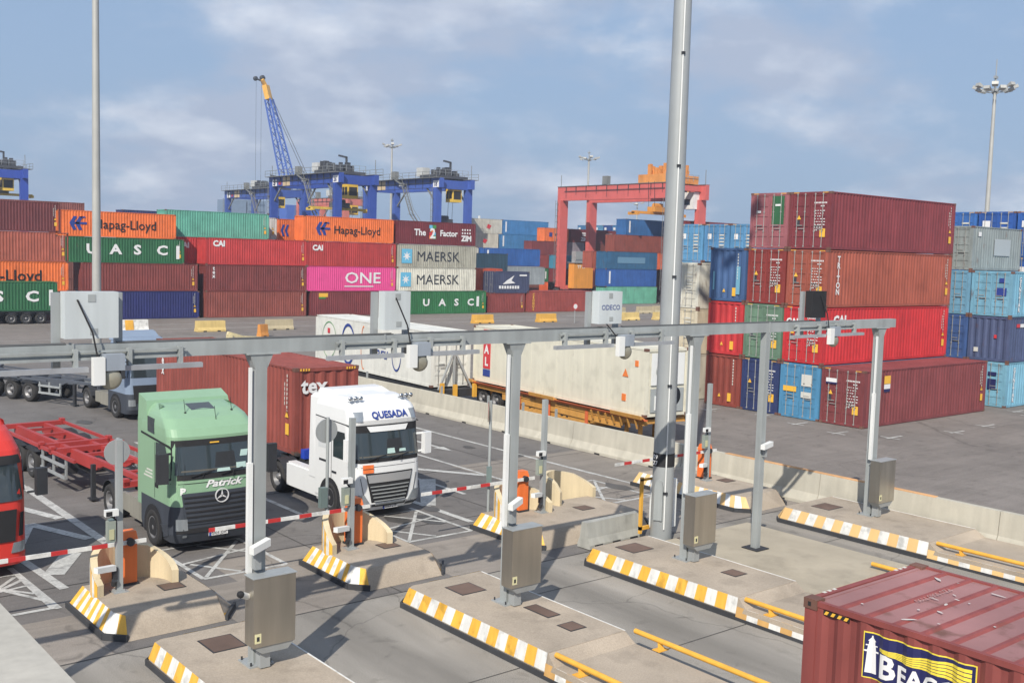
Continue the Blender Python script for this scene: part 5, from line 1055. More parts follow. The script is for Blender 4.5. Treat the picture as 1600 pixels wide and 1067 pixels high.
for x, y, lb in ((8.85, 22.4, 'far left'), (14.6, 22.5, 'second'), (21.7, 22.7, 'wide third'), (28.6, 22.9, 'faded fourth')): cover(x, y, .45, .4, .454, 'small rusty cover on the %s raised barrier island' % lb)
def curved_guard(x, y, z, label):
    t = thing('curved_barrier', label, 'barrier wall', (x, y, z)); b = MB(); n = 18
    for k in range(n):
        p, q = [math.radians(200-200*j/n) for j in (k, k+1)]; f = lambda a, r_: (r_*math.cos(a), r_*1.1*math.sin(a)); zt = [lerp_prof([(0, .5), (.8, .85), (1.6, .98), (3.2, .95), (3.6, .5)], a) for a in (p, q)]
        b.hexa([(*f(p, .95), 0), (*f(q, .95), 0), (*f(q, .82), 0), (*f(p, .82), 0)], [(*f(p, .95), zt[0]), (*f(q, .95), zt[1]), (*f(q, .82), zt[1]), (*f(p, .82), zt[0])])
    build(b, 'wall', mat('cream_concrete', (222, 204, 166), .8), t)
curved_guard(22.1, 23.6, .25, 'cream curved concrete guard standing alone between the second and third gate columns')
# plastic and concrete barriers
def jersey(name, label, x, y, rz, L, Hh, wb, wt, m, slots=2, z=0, group=None, stripe=None):
    t = thing(name, label, 'barrier', (x, y, z), rz, group); prof = [(-wb/2, 0), (-wb/2, .12*Hh/.8), (-wt/2-.06, .4*Hh), (-wt/2, Hh), (wt/2, Hh), (wt/2+.06, .4*Hh), (wb/2, .12*Hh/.8), (wb/2, 0)]
    b = MB().hexa([(0, p, q) for p, q in prof], [(L, p, q) for p, q in prof]); build(b, 'body', m, t)
    s = MB(); [s.box(L*(k+.5)/slots-.16, -wb/2-.004, 0, L*(k+.5)/slots+.16, wb/2+.004, .1) for k in range(slots)]; build(s, 'foot_slot', M_black, t)
    if stripe:
        s = MB(); n = 4; [s.box(L*k/n, -wb/2-.01, .15*Hh, L*(k+1)/n, -wt/2-.0, Hh*.98) for k in range(0, n, 2)]
        s = MB().hexa([(L*.3, -wb/2-.006, .12*Hh), (L*.55, -wb/2-.006, .12*Hh), (L*.55, -wt/2-.006, Hh), (L*.3, -wt/2-.006, Hh)], [(L*.3, -wb/2+.01, .12*Hh), (L*.55, -wb/2+.01, .12*Hh), (L*.55, -wt/2+.01, Hh), (L*.3, -wt/2+.01, Hh)]); build(s, 'stripe', stripe, t)
    return t
jersey('plastic_barrier', 'white plastic road barrier with foot slots, left of the big light column foot', 19.75, 20.62, math.radians(2), 2.15, .72, .48, .2, mat('white_plastic', (178, 178, 170), .6, dirt=.18, streak=.15, stain=.2), 3, z=.02)
build(MB().box(0, -.3, 0, .01, .3, .01), 'x', M_dark) if 0 else None
YB = [(38.8, 92.5, 0), (45.8, 92.6, 1), (71.6, 93.9, 0), (80.8, 93.5, 0), (94.4, 93.0, 0), (99.6, 92.5, 0), (101.6, 102.5, 1), (108.0, 103.5, 1), (112.0, 104.2, 1)]
nm = ['pale yellow concrete block nearest the left, above the white container roof end', 'beige concrete block right of the first pale yellow one', 'bright yellow block left of the white container top', 'bright yellow block above the long white container', 'pale yellow block left of the big light column', 'pale yellow block touching the big light column', 'sand coloured block farther back beside the sign box', 'sand coloured block in front of the mint green container', 'sand coloured block farther back by the big light column']
for k, (x, y, c) in enumerate(YB): jersey('road_block', nm[k], x, y, 0, 2.7, .98, .9, .5, [M_paleyel, mat('beige_concrete', (190, 176, 142), .8, dirt=.1)][c] if k not in (2, 3) else mat('bright_yellow_plastic', (232, 176, 60), .6), 2, group='concrete blocks in the yard')
jersey('road_block', 'white and yellow striped block beside the first overhead cabinet', 32.0, 94.4, 0, 3.0, 1.05, .9, .5, M_kw, 2, group='concrete blocks in the yard', stripe=M_yellow)
jersey('road_block', 'long pale yellow kerb block at the left edge beyond the dark trailer', 12.0, 73.0, 0, 7.5, .45, .5, .3, M_paleyel, 4); jersey('road_block', 'pale yellow kerb block with dark marks under the first overhead cabinet', 22.3, 75.5, 0, 3.5, .5, .5, .3, M_paleyel, 3)
jersey('traffic_marker', 'small orange striped marker left of the beige block', 41.6, 85.5, .3, .9, 1.1, .6, .3, mat('orange_marker', (226, 150, 60), .6), 1)
t = thing('folded_arm', 'pale yellow folded machine arm lying in the yard behind the red container roof', 'machine arm', (36.2, 80.0, 0)); build(MB().bar((0, 0, .9), (1.3, 0, .5), .35, .3).bar((1.3, 0, .5), (3.3, 0, .35), .35, .3).box(.0, -.3, 0, .3, .3, .8), 'arm', mat('pale_arm', (222, 208, 160), .6), t); build(MB().box(3.2, -.25, 0, 3.7, .25, .5), 'end_block', M_dark, t)
# speed sign
t = thing('speed_sign', 'small white and red round sign on a low post in the yard', 'road sign', (84.4, 91.0, 0)); build(MB().tube((0, 0, 0), (0, 0, 1.9), .05), 'post', M_galv, t); build(MB().lathe((0, -.06, 1.95), (0, -1, 0), [(0, .42), (.02, .42), (.02, .001)], 20, smooth=False), 'sign_disc', M_red, t); build(MB().lathe((0, -.08, 1.95), (0, -1, 0), [(0, .3), (.01, .3), (.01, .001)], 20, smooth=False), 'sign_face', M_white, t)
# concrete wall
t = thing('concrete_wall', 'long pale concrete safety wall separating the lanes from the container yard', 'wall', (29.95, -10, 0)); prof = [(-.32, 0), (-.32, .1), (-.17, .38), (-.1, 1.08), (.1, 1.08), (.17, .38), (.32, .1), (.32, 0)]
b = MB(); y = 0; k = 0
while y < 71.5:
    L_ = 5.98; b.hexa([(p, y, q) for p, q in prof], [(p, y+L_, q) for p, q in prof]); y += 6.0; k += 1
build(b, 'body', M_wall, t); b = MB(); [b.box(-.33, 1.2+3*i, 0, .33, 1.5+3*i, .06) for i in range(23)]; build(b, 'foot_slot', M_black, t)
b = MB(); [b.box(-.04, y_, 1.08, .04, y_+.09, 1.45) for y_ in (43.2, 45.4, 47.9, 51.6, 58.5)]; build(b, 'stub_post', M_galv, t)
b = MB(); b.box(-.1, 26, 1.08, .1, 34, 1.1); build(b, 'painted_top', mat('faded_orange_line', (226, 170, 110), .7, dirt=.2), t)
# ---------------------------------------------------------------- gate structure
YG = 17.29
t = thing('overhead_gate', 'grey steel overhead beam on square columns crossing all the lanes', 'gate frame', (0, YG, 0)); bz0, bz1 = 6.15, 6.4
build(MB().box(-3, -.09, bz0, 29.15, .09, bz1), 'beam', M_galv2, t); CX = [8.415, 14.311, 20.131, 28.401, 2.5]
b = MB(); rc = random.Random(3)
for x0, x1 in ((-3, 5.1), (5.9, 11.2), (11.6, 16.9), (17.5, 25.0)):
    for off in (0, .03):
        p = None
        for i in range(13):
            q = (x0+(x1-x0)*i/12, -.06+off*2+rc.uniform(-.01, .01), bz1+.015+off*.3); b.tube(p, q, .012, n=5, caps=False) if p else None; p = q
build(b, 'cable_run', mat('grey_cable', (96, 98, 100), .6), t)
b = MB()
for x in (5.2, 11.0, 17.0, 23.0, 26.5): b.box(x-.012, -.105, bz0-.02, x+.012, .105, bz1+.02)
build(b, 'beam_joint', M_galv, t)
for x in CX:
    z0 = .48; build(MB().box(x-.11, -.11, z0+.02, x+.11, .11, bz0-.16), 'column', M_galv2, t); bl = MB(); [bl.tube((x+i*.19, j*.19, z0+.03), (x+i*.19, j*.19, z0+.09), .018, n=6) for i in (-1, 1) for j in (-1, 1)]; build(bl, 'anchor_bolt', M_dark, t); build(MB().box(x-.24, -.24, z0, x+.24, .24, z0+.03), 'base_plate', M_galv, t)
    build(MB().hexa([(x-.115, -.1, bz0-.28), (x+.115, -.1, bz0-.28), (x+.115, .1, bz0-.28), (x-.115, .1, bz0-.28)], [(x-.22, -.12, bz0-.02), (x+.22, -.12, bz0-.02), (x+.22, .12, bz0-.02), (x-.22, .12, bz0-.02)]).box(x-.28, -.14, bz0-.02, x+.36, .14, bz0), 'column_head', M_galv2, t)
x = 22.96; build(MB().box(x-.09, -.09, .33, x+.09, .09, bz0), 'column', M_galv2, t); build(MB().box(x-.26, -.26, .3, x+.26, .26, .33), 'base_plate', M_dark, t)
q = thing('wall_camera', 'white camera on a bracket halfway up the slim extra column', 'camera', (22.96, YG, 3.05)); build(MB().hexa([(-.2, -.3, 0), (.3, -.2, .04), (.28, -.08, .04), (-.22, -.18, 0)], [(-.2, -.3, .13), (.3, -.2, .17), (.28, -.08, .17), (-.22, -.18, .13)]), 'housing', M_white, q); build(MB().box(-.03, -.2, -.22, .05, -.09, .02), 'bracket', M_galv, q)
for x in CX[:4]:
    q = thing('control_box', {8.415: 'stainless steel control box on the first gate column, nearest', 14.311: 'stainless steel control box on the second gate column', 20.131: 'stainless steel control box on the third gate column beside the big light column', 28.401: 'stainless steel control box on the right end gate column by the wall'}[x], 'control box', (x, YG, 0), 0, 'steel control boxes on the gate columns')
    build(MB().box(-.3, -.5, .95, .52, -.16, 2.2), 'box', M_steel, q); build(MB().box(-.32, -.52, 2.2, .54, -.15, 2.215), 'lid', M_galv, q)
    build(MB().hexa([(-.1, -.45, .8), (.4, -.45, .8), (.4, -.16, .8), (-.1, -.16, .8)], [(-.28, -.48, .94), (.5, -.48, .94), (.5, -.16, .94), (-.28, -.16, .94)]).box(-.09, -.36, .5, .1, -.16, .8), 'support', M_galv, q)
    build(MB().box(-.27, -.506, 1.03, -.15, -.5, 1.2), 'sticker', mat('cream_sticker', (226, 220, 170), .6), q); build(MB().box(-.235, -.51, 1.07, -.185, -.506, 1.15), 'sticker_mark', M_dark, q); build(MB().box(.515, -.35, 1.5, .53, -.3, 1.58), 'lock', M_dark, q)
    build(MB().box(-.24, -.12, 2.2, -.15, -.03, 4.2).box(-.22, -.1, 4.2, -.17, -.05, 5.9), 'conduit', M_white, q)
    if x < 16:
        c = build(MB().hexa([(-.28, -.45, 2.62), (.12, -.3, 2.7), (.1, -.16, 2.7), (-.3, -.31, 2.62)], [(-.28, -.45, 2.75), (.12, -.3, 2.83), (.1, -.16, 2.83), (-.3, -.31, 2.75)]), 'camera', M_white, q); build(MB().box(-.18, -.3, 2.3, -.06, -.16, 2.62), 'bracket', M_galv, c)
    if x < 10: build(MB().tube((-.32, -.3, 1.85), (-.5, -.42, 1.95), .06, n=12), 'sensor', M_white, q); build(MB().lathe((-.5, -.42, 1.95), (-.3, -.2, .15), [(0, .065), (.05, .06), (.08, .001)], 10), 'sensor_dome', M_black, q)
def scanner(xa, xb, label, cx_, panel=True, l0=None, l1=None, text_=None, dark=False, camx=None):
    """enclosure on two posts over the beam, light bars and camera below"""
    t = thing('scanner_unit', label, 'scanner unit', (0, YG, 0), 0, 'camera units on the overhead beam')
    build(MB().box(xa-.1, .13, 6.0, xa+.02, .22, 7.22), 'post', M_galv, t); build(MB().box(xb-.02, .13, 6.0, xb+.1, .22, 7.22), 'post', M_galv, t)
    build(MB().box(xa+.02, -.12, 6.5, xb-.05, .12, 7.24), 'cabinet', M_black if dark else mat('pale_cabinet', (204, 212, 214), .45, dirt=.05), t)
    if not dark: build(MB().box((xa+xb)/2-.08, -.127, 7.08, (xa+xb)/2+.04, -.12, 7.2).box((xa+xb)/2-.05, -.127, 6.56, (xa+xb)/2+.07, -.12, 6.66), 'vent', M_galv2, t)
    if text_: text(text_, t, (xa+.09, -.128, 6.82), ROT_F, .165, T_blue, sx=1.0)
    c = camx
    build(MB().tube((c-.3, -.14, 7.12), (c-.1, -.25, 6.6), .015, n=5).tube((c-.1, -.25, 6.6), (c, -.3, 6.0), .015, n=5) if not text_ else MB().tube((c-.3, -.14, 6.5), (c-.05, -.25, 6.2), .015, n=5), 'cable', M_black, t)
    build(MB().box(c-.14, -.42, 5.78, c+.04, -.3, 6.22), 'camera_housing', M_white, t); build(MB().box(c+.05, -.4, 6.0, c+.36, -.14, 6.26), 'illuminator', mat('grey_blue_housing', (158, 168, 180), .5), t)
    build(MB().lathe((c+.16, -.3, 5.86), (-.25, -1, -.1), [(0, .001), (0, .17), (.03, .17), (.06, .12), (.07, .001)], 20), 'mirror', mat('beige_mirror', (172, 168, 150), .3, .3), t); build(MB().lathe((c+.24, -.26, 5.98), (-.1, -1, 0), [(0, .001), (0, .09), (.05, .09), (.05, .001)], 12), 'lens', M_black, t)
    b = MB(); b.box(l0, -.2, 6.16, l1, -.14, 6.2).box(l0, -.2, 6.28, l1, -.14, 6.31)
    for x in (l0+.1, c-.35, c+.5, l1-.1): b.box(x-.03, -.24, 6.0, x+.03, -.12, 6.34)
    build(b, 'mounting_rail', M_galv2, t); build(MB().box(l0-.25, -.3, 5.98, c-.18, -.2, 6.06).box(c+.4, -.3, 5.98, l1+.25, -.2, 6.06), 'light_bar', mat('aluminium_bar', (188, 192, 196), .3, .4), t)
    return t
scanner(5.05, 5.95, 'large pale cabinet and cameras on the overhead beam at the left', 5.0, l0=3.2, l1=7.0, camx=5.55)
scanner(10.95, 11.6, 'pale cabinet and cameras on the overhead beam between the first two columns', 11, l0=9.9, l1=12.9, camx=11.5)
scanner(16.65, 17.45, 'pale blue lettered cabinet on the overhead beam left of the big light column', 17, l0=15.5, l1=18.8, text_='ODECO', camx=17.2)
scanner(24.8, 25.5, 'black panel and cameras on the overhead beam near its right end', 25, l0=24.0, l1=26.9, dark=True, camx=25.45)
# ---------------------------------------------------------------- lighting masts
def mast(x, y, H, r0, r1, label, head=True, seg=12, n_l=9, hs_=1.0):
    t = thing('lighting_mast', label, 'lighting mast', (x, y, 0), 0, 'tall lighting masts'); m = mat('mast_grey', (186, 186, 180), .5, .15, dirt=.08, streak=.08)
    b = MB(); [b.tube((0, 0, H*k/4), (0, 0, H*(k+1)/4), r0+(r1-r0)*k/4, r0+(r1-r0)*(k+1)/4, n=seg) for k in range(4)]; build(b, 'pole', m, t)
    if head:
        b = MB(); b.tube((0, 0, H-.3), (0, 0, H), r1*2.2, n=12).tube((0, 0, H), (0, 0, H+1.4*hs_), .14, n=6).tube((0, 0, H+1.4*hs_), (0, 0, H+(3.4 if hs_ > 1 else 1.8)*hs_), .07, n=6).box(-.3, -.15, H+1.2*hs_, .3, .15, H+1.5*hs_); n = n_l
        for k in range(n): a = 2*PI*k/n; b.bar((0, 0, H-.2-.3*(k % 2)), (1.9*hs_*math.cos(a), 1.9*hs_*math.sin(a), H+.15-.35*(k % 2)), .08)
        build(b, 'lamp_ring', M_galv, t)
        for k in range(n):
            a = 2*PI*k/n; c = Vector(((1.95-.35*(k % 2))*hs_*math.cos(a), (1.95-.35*(k % 2))*hs_*math.sin(a), H+.15-.4*(k % 2))); d = Vector((math.cos(a), math.sin(a), .45)).normalized(); s_ = Vector((-math.sin(a), math.cos(a), 0)); u_ = d.cross(s_)
            q = lambda i, j, k_: c+d*i*hs_+s_*j*hs_+u_*k_*hs_
            build(MB().hexa([q(-.1, -.3, -.12), q(-.1, .3, -.12), q(-.1, .3, .12), q(-.1, -.3, .12)], [q(.55, -.36, -.2), q(.55, .36, -.2), q(.55, .36, .2), q(.55, -.36, .2)]), 'floodlight', m, t)
    return t
mast(130.4, 65.4, 30, .38, .2, 'tall lighting mast with floodlight crown and aerial at the right edge', n_l=14, hs_=1.05)
mast(124.7, 193.7, 30, .34, .18, 'lighting mast behind the blue gantry crane marked 26', hs_=.85); mast(168.8, 179, 30, .34, .2, 'lighting mast above the left end of the red gantry crane', hs_=1.0); mast(236, 228, 24, .3, .18, 'small distant lighting mast seen under the red gantry crane', hs_=.9, n_l=5)
mast(20.9, 64.6, 36, .28, .13, 'tall pale pole rising out of frame at the left behind the first cabinet', head=False)
t = mast(21.9, 19.75, 34, .305, .16, 'thick galvanised light column with a black numbered band, right of centre', head=True, seg=16)
t.children[0]; pole = [c for c in bpy.data.objects if c.parent is t and c.name.startswith('pole')][0]; pole.material_slots[0].link = 'OBJECT'; pole.material_slots[0].material = M_galv
def rad(z): return .305+(.16-.305)*z/34
build(MB().tube((0, 0, 2.25), (0, 0, 2.62), rad(2.25)+.008, rad(2.62)+.008, n=16), 'number_band', M_black, t)
for k, s_ in enumerate(('09', '27')): text(s_, t, (-.335, .1, 2.47-.17*k), (PI/2, 0, -PI/2), .17, T_white, bold=.02)
d_ = Vector((math.sin(math.radians(225)), math.cos(math.radians(225)), 0)); s_ = Vector((d_.y, -d_.x, 0)); 
b = MB(); pts = [(s_*a+Vector((0, 0, z_))) for a, z_ in ((-.12, .75), (.12, .75), (.12, 1.7), (.08, 1.85), (0, 1.9), (-.08, 1.85), (-.12, 1.7))]; b.hexa([p+d_*.2 for p in pts], [p+d_*.34 for p in pts]); build(b, 'access_door', M_galv2, t, rot=(0, 0, math.radians(-22)))
b = MB(); c_ = Vector((-.19, -.275, 0))
for k in range(5): b.tube(c_*(rad(.5+6*k)/.305)+Vector((0, 0, .5+6*k)), c_*(rad(6.5+6*k)/.305)+Vector((0, 0, 6.5+6*k)), .022, n=6)
build(b, 'conduit', M_white, t); b = MB(); [b.box(-.24*(rad(1.5+3*k)/.305), -.33*(rad(1.5+3*k)/.305), 1.5+3*k, -.14*(rad(1.5+3*k)/.305), -.24*(rad(1.5+3*k)/.305), 1.56+3*k) for k in range(7)]; build(b, 'conduit_clamp', M_dark, t)
t = thing('hose_cabinet', 'white and yellow framed utility cabinet behind the foot of the big light column', 'cabinet', (22.35, 20.15, .3)); build(MB().box(-.2, -.05, 0, .55, .3, 1.4), 'cabinet', M_white, t); build(MB().box(-.98, -.1, 0, -.9, -.02, 1.6).box(-.98, -.1, 1.5, -.3, -.04, 1.56).box(-.98, -.1, .1, -.6, -.02, .2), 'yellow_frame', M_yellow, t); build(MB().box(.1, -.12, 1.4, .3, .1, 1.9), 'top_box', mat('tan_box', (200, 176, 130), .6), t)
# footbridge parapet by the camera
t = thing('footbridge_parapet', 'pale out of focus concrete parapet in the bottom left corner', 'parapet', (-1.4, 0, 0)); build(MB().box(-.6, -6, 6.35, 2.26, 5.6, 6.88), 'coping', M_conc, t); build(MB().box(-.3, -5.5, 0, 1.2, -4.8, 6.35).box(-.3, 3.6, 0, 1.2, 4.3, 6.35), 'pier', M_conc, t)
# ---------------------------------------------------------------- yard gantry cranes
def rtg(x0, x1, y0, y1, H, col, label, num=None, leg=1.1, gz=1.75, trolley=.25, cab=(238, 196, 40), mach=(70, 72, 78), spread_z=14, spread_col=(222, 186, 50), stairs=True, catwalk=True, engine=None, detail=True, red=False, spread_dx=0):
    t = thing('gantry_crane', label, 'gantry crane', (x0, y0, 0), 0, 'rubber tyred yard gantry cranes'); W_ = x1-x0; D_ = y1-y0
    m = mat('crane_paint_%d_%d_%d' % col, col, .5, dirt=.08, streak=.08, rust=.04); mm = mat('crane_machinery_%d' % mach[0], mach, .6, dirt=.2); mg = mat('crane_walkway_grey', (128, 130, 128), .6, dirt=.15)
    for x in (0, W_):
        for y in (0, D_):
            b = MB(); l = leg/2
            b.hexa([(x-l, y-.45, 1.8), (x+l, y-.45, 1.8), (x+l, y+.45, 1.8), (x-l, y+.45, 1.8)], [(x-l, y-.45, H-gz), (x+l, y-.45, H-gz), (x+l, y+.45, H-gz), (x-l, y+.45, H-gz)]); build(b, 'leg', m, t)
            for d_ in (-.9, .9): build(MB().lathe((x-.3, y+0, .8), (1, 0, 0), [(0, .4), (0, .75), (.08, .8), (.52, .8), (.6, .75), (.6, .4), (.5, .001)], 16).lathe((x+d_*1.1-.3, y, .8), (1, 0, 0), [(0, .4), (0, .75), (.08, .8), (.52, .8), (.6, .75), (.6, .4), (.5, .001)], 16), 'wheel', M_tyre, t)
        b = MB(); b.box(x-.45, -1.4, H-gz, x+.45, D_+1.0, H); b.box(x-.6, -1.4, H-.02, x+.6, D_+1.0, H+.06, 1); build(b, 'girder', [m, mg], t)
        if catwalk:
            s = -1 if x == 0 else 1; b = MB()
            b.box(x+s*.55, -1.4, H-.05, x+s*1.3, D_+1.0, H+.05)
            n = 12
            for k in range(n+1): y = -1.4+(D_+2.4)*k/n; b.box(x+s*1.25, y-.03, H, x+s*1.3, y+.03, H+1.1)
            b.box(x+s*1.25, -1.4, H+1.05, x+s*1.3, D_+1, H+1.12).box(x+s*1.25, -1.4, H+.5, x+s*1.3, D_+1, H+.56); build(b, 'walkway', mg, t)
    for y in (0, D_):
        build(MB().box(-.3, y-.5, 1.3, W_+.3, y+.5, 2.1), 'sill_beam', m, t); build(MB().box(0, y-.4, H-gz-.1 if not red else H-1.2, W_, y+.4, H-.3), 'end_beam', m, t)
        build(MB().bar((0, y, 6.5), (W_, y, 6.3), .16), 'tie_bar', M_dark, t)
    ty = D_*trolley; b = MB(); b.box(-.4, ty-2.2, H+.1, W_+.4, ty+2.2+2*red, H+.6+.9*red)
    rnd = random.Random(int(x0*7))
    for k in range(22+10*red): a, c = rnd.uniform(0, W_-1.2), rnd.uniform(ty-2, ty+1.4+2.2*red); b.box(a, c, H+.6, a+rnd.uniform(.25, .9), c+rnd.uniform(.25, .8), H+.6+1.2*red+rnd.uniform(.5, 1.7))
    b.tube((1.5, ty, H+1.2), (W_-1.5, ty, H+1.2), .5, n=10); b.bar((W_*.6, ty-1, H+.6), (W_*.6, ty-1, H+3.2), .3).bar((W_*.6, ty-1, H+3.1), (W_*.6-1.6, ty-1, H+3.3), .3)
    build(b, 'trolley', mm, t)
    b = MB()
    for k in range(7): b.box(-.4+(W_+.8)*k/6-.03, ty-2.3, H+.6, -.4+(W_+.8)*k/6+.03, ty-2.24, H+1.7)
    for z in (1.15, 1.7): b.box(-.4, ty-2.3, H+z-.05, W_+.4, ty-2.24, H+z)
    build(b, 'trolley_railing', M_galv, t)
    if not red: build(MB().box(.3, ty+2.4, H+.5, 1.9, ty+4.4, H+2.1), 'machinery_house', mat('pale_house', (200, 202, 200), .6), t)
    cx_ = W_*.5+1.0 if not red else W_-.9; cy_ = ty-1.8; mc = mat('cab_paint_%d' % cab[0], cab, .45)
    cz = H-gz-2.4 if not red else H-4.2
    o = build(MB().box(cx_-1.0, cy_-1.1-.4*red, cz, cx_+1.0, cy_+1.1+.4*red, cz+2.5+.4*red), 'operator_cab', mc, t); build(MB().box(cx_-1.02, cy_-.7, cz+.7, cx_-1.0, cy_+.6, cz+1.7), 'cab_window', M_glass, o) if red else build(MB().box(cx_-1.02, cy_-.8, cz+.6, cx_-1.0, cy_+.0, cz+2.0).box(cx_-1.02, cy_+.2, cz+.6, cx_-1.0, cy_+.85, cz+2.0).box(cx_-.8, cy_-1.12, cz+.5, cx_+.8, cy_-1.1, cz+2.0), 'cab_window', M_black, o)
    build(MB().box(cx_-.9, cy_-.1, cz+2.5, cx_-.7, cy_+.1, H+.2).box(cx_+.7, cy_-.1, cz+2.5, cx_+.9, cy_+.1, H+.2), 'cab_hanger', mm, t)
    # spreader across the block, along x
    xs = W_/2+spread_dx; b = MB(); sz = spread_z; b.box(xs-6.0, ty-.35, sz, xs+6.0, ty+.35, sz+.45)
    for s in (-1, 1): b.box(xs+s*6.0, ty-1.2, sz-.25, xs+s*5.6, ty+1.2, sz+.25)
    build(b, 'spreader', mat('spreader_%d' % spread_col[0], spread_col, .5, dirt=.15), t); build(MB().box(xs-1.6, ty-.9, sz+.45, xs+1.6, ty+.9, sz+1.3).tube((xs-1, ty, sz+1.5), (xs+1, ty, sz+1.5), .45, n=10), 'head_block', mm if not red else MATS['spreader_%d' % spread_col[0]], t)
    b = MB(); [b.tube((xs+a, ty+c, sz+1.3), (xs+a*1.2, ty+c, H+.2), .035, n=4) for a in (-1.5, 1.5) for c in (-.7, .7)]; build(b, 'hoist_rope', M_dark, t)
    if stairs:
        b = MB(); x_ = W_+.8 if red else -1.1
        pts = [(x_, .3, 2.0), (x_, 2.8, 5.2), (x_, .3, 8.6), (x_, 3.0, 12), (x_, .3, 15.2), (x_, 2.5, H-.2)]
        if not red: pts = [(x_, .8, 9.5), (x_, 6.5, 14.5), (x_, 9.5, H-1.0), (x_, 12.2, H+.1)]
        for p, q in zip(pts, pts[1:]):
            for d_ in (-.35, .35):
                b.bar((p[0]+d_, p[1], p[2]), (q[0]+d_, q[1], q[2]), .1, .22); b.bar((p[0]+d_, p[1], p[2]+1), (q[0]+d_, q[1], q[2]+1), .06)
            n = max(3, int(abs(q[2]-p[2])/.5)); 
            for k in range(n): f = (k+.5)/n; c = Vector(p).lerp(Vector(q), f); b.box(c.x-.35, c.y-.12, c.z-.02, c.x+.35, c.y+.12, c.z+.02)
            b.box(q[0]-.5, q[1]-.6, q[2]-.05, q[0]+.5, q[1]+.6, q[2])
        build(b, 'stairs', mg, t)
    b = MB()
    for s_ in (-1, 1):                                                        # ladders and cable drums on the legs
        for k in range(14): b.box(-leg/2-.32, D_*(s_ > 0)+.1, 3+k*1.1, -leg/2-.02, D_*(s_ > 0)+.6, 3.06+k*1.1)
        b.box(-leg/2-.34, D_*(s_ > 0)+.08, 2.4, -leg/2-.28, D_*(s_ > 0)+.14, H-gz).box(-leg/2-.34, D_*(s_ > 0)+.56, 2.4, -leg/2-.28, D_*(s_ > 0)+.62, H-gz)
    b.bar((0, 0, H-gz-3), (0, 3.4, H-gz+.1), .25).bar((0, D_, H-gz-3), (0, D_-3.4, H-gz+.1), .25).bar((W_, 0, H-gz-3), (W_, 3.4, H-gz+.1), .25).bar((W_, D_, H-gz-3), (W_, D_-3.4, H-gz+.1), .25) if not red else None
    build(b, 'ladder', mg, t)
    b = MB()
    for k in range(10): y = 1.5+k*(D_-3)/9; b.box(-.6, y, H-.9, -.5, y+.12, H-.1).box(-.6, y, H-1.6-.5*(k % 2), -.56, y+.05, H-.9)
    b.box(-.62, 1, H-.95, -.56, D_-1, H-.85); build(b, 'festoon_cable', M_dark, t)
    build(MB().box(-.6, D_*.55, H, .3, D_*.55+1.2, H+1.6).tube((0, D_+.6, H), (0, D_+.6, H+2.2), .06, n=5).tube((W_, -.9, H), (W_, -.9, H+2.6), .06, n=5), 'control_cabinet', mg, t)
    if engine: build(MB().box(1.5, D_-2.2, 1.6, W_-1.2, D_-.6, 6.4), 'engine_house', mat('engine_orange', (240, 158, 38), .5, dirt=.08), t); build(MB().box(1.3, D_-2.4, 6.4, W_-.8, D_-.4, 6.5).box(1.3, D_-2.4, 6.9, 1.36, D_-2.36, 7.5).box(1.3, D_-2.4, 7.4, W_-.8, D_-2.36, 7.5).box(2, D_-2, 6.5, 4, D_-.8, 8.6), 'engine_deck', M_galv, t); text(engine, t, (2.3, D_-2.21, 5.4), ROT_F, .8, T_white, bold=.04); build(MB().box(-.7, -.0, 4.0, -.3, 0.6, 4.2), 'step', m, t)
    if num:
        for (x, y) in ((-.47, -1.0), (-.47, D_-2.2)):
            build(MB().box(x-.02, y-.1, H-1.7, x, y+1.7, H-.5), 'number_panel', T_white, t); text(num, t, (x-.03, y+1.45, H-1.5), ROT_L, 1.0, T_navy, bold=.04)
        build(MB().box(-.49, D_-7.4, H-1.75, -.46, D_-4.6, H-.15), 'sign_panel', mat('sign_panel_tan', (214, 190, 150), .6), t)
        build(MB().box(-.49, D_*.42, H-1.2, -.46, D_*.42+1.8, H-.6), 'sign_panel', T_white, t)
        b = MB(); [b.box(-.49, D_-3.4-.0-k*.55+0, H-1.5, -.46, D_-3.0-k*.55, H-.9) for k in range(2)]; build(b, 'lettering', T_red, t)
    return t
BLU = (44, 78, 168)
rtg(92.4, 99.4, 160.5, 184.3, 20.8, BLU, 'blue yard gantry crane with white number 26, largest of the blue ones', '26', leg=1.35, trolley=.22, spread_z=14.6)
rtg(110.9, 117.8, 157.0, 181.0, 21.0, (62, 96, 184), 'blue yard gantry crane numbered 18, to the right of crane 26', '18', leg=1.35, trolley=.12, spread_z=12.5)
rtg(110.4, 117.4, 219.5, 244.3, 20.9, (58, 90, 172), 'smaller looking blue yard gantry crane behind the left end of crane 26', '17', leg=1.35, trolley=.35, spread_z=13.5)
rtg(49.0, 56.0, 214.5, 238.5, 21.0, (40, 76, 178), 'blue yard gantry crane cut by the left edge of the frame', '25', leg=1.4, trolley=.16, spread_z=16)
rtg(134.6, 142.2, 122.2, 149.5, 20.6, (220, 100, 92), 'pink red yard gantry crane with orange machinery, right of centre', None, leg=1.9, gz=2.6, trolley=.12, cab=(240, 240, 238), mach=(226, 146, 56), spread_z=15.2, spread_col=(224, 150, 34), catwalk=False, engine='TT 09', red=True, spread_dx=-3.5)
rtg(136, 143, 232, 256, 20.5, (214, 118, 104), 'distant salmon red yard gantry crane seen through the legs of crane 26', None, leg=1.6, catwalk=False, stairs=False, mach=(120, 110, 110), spread_z=13)
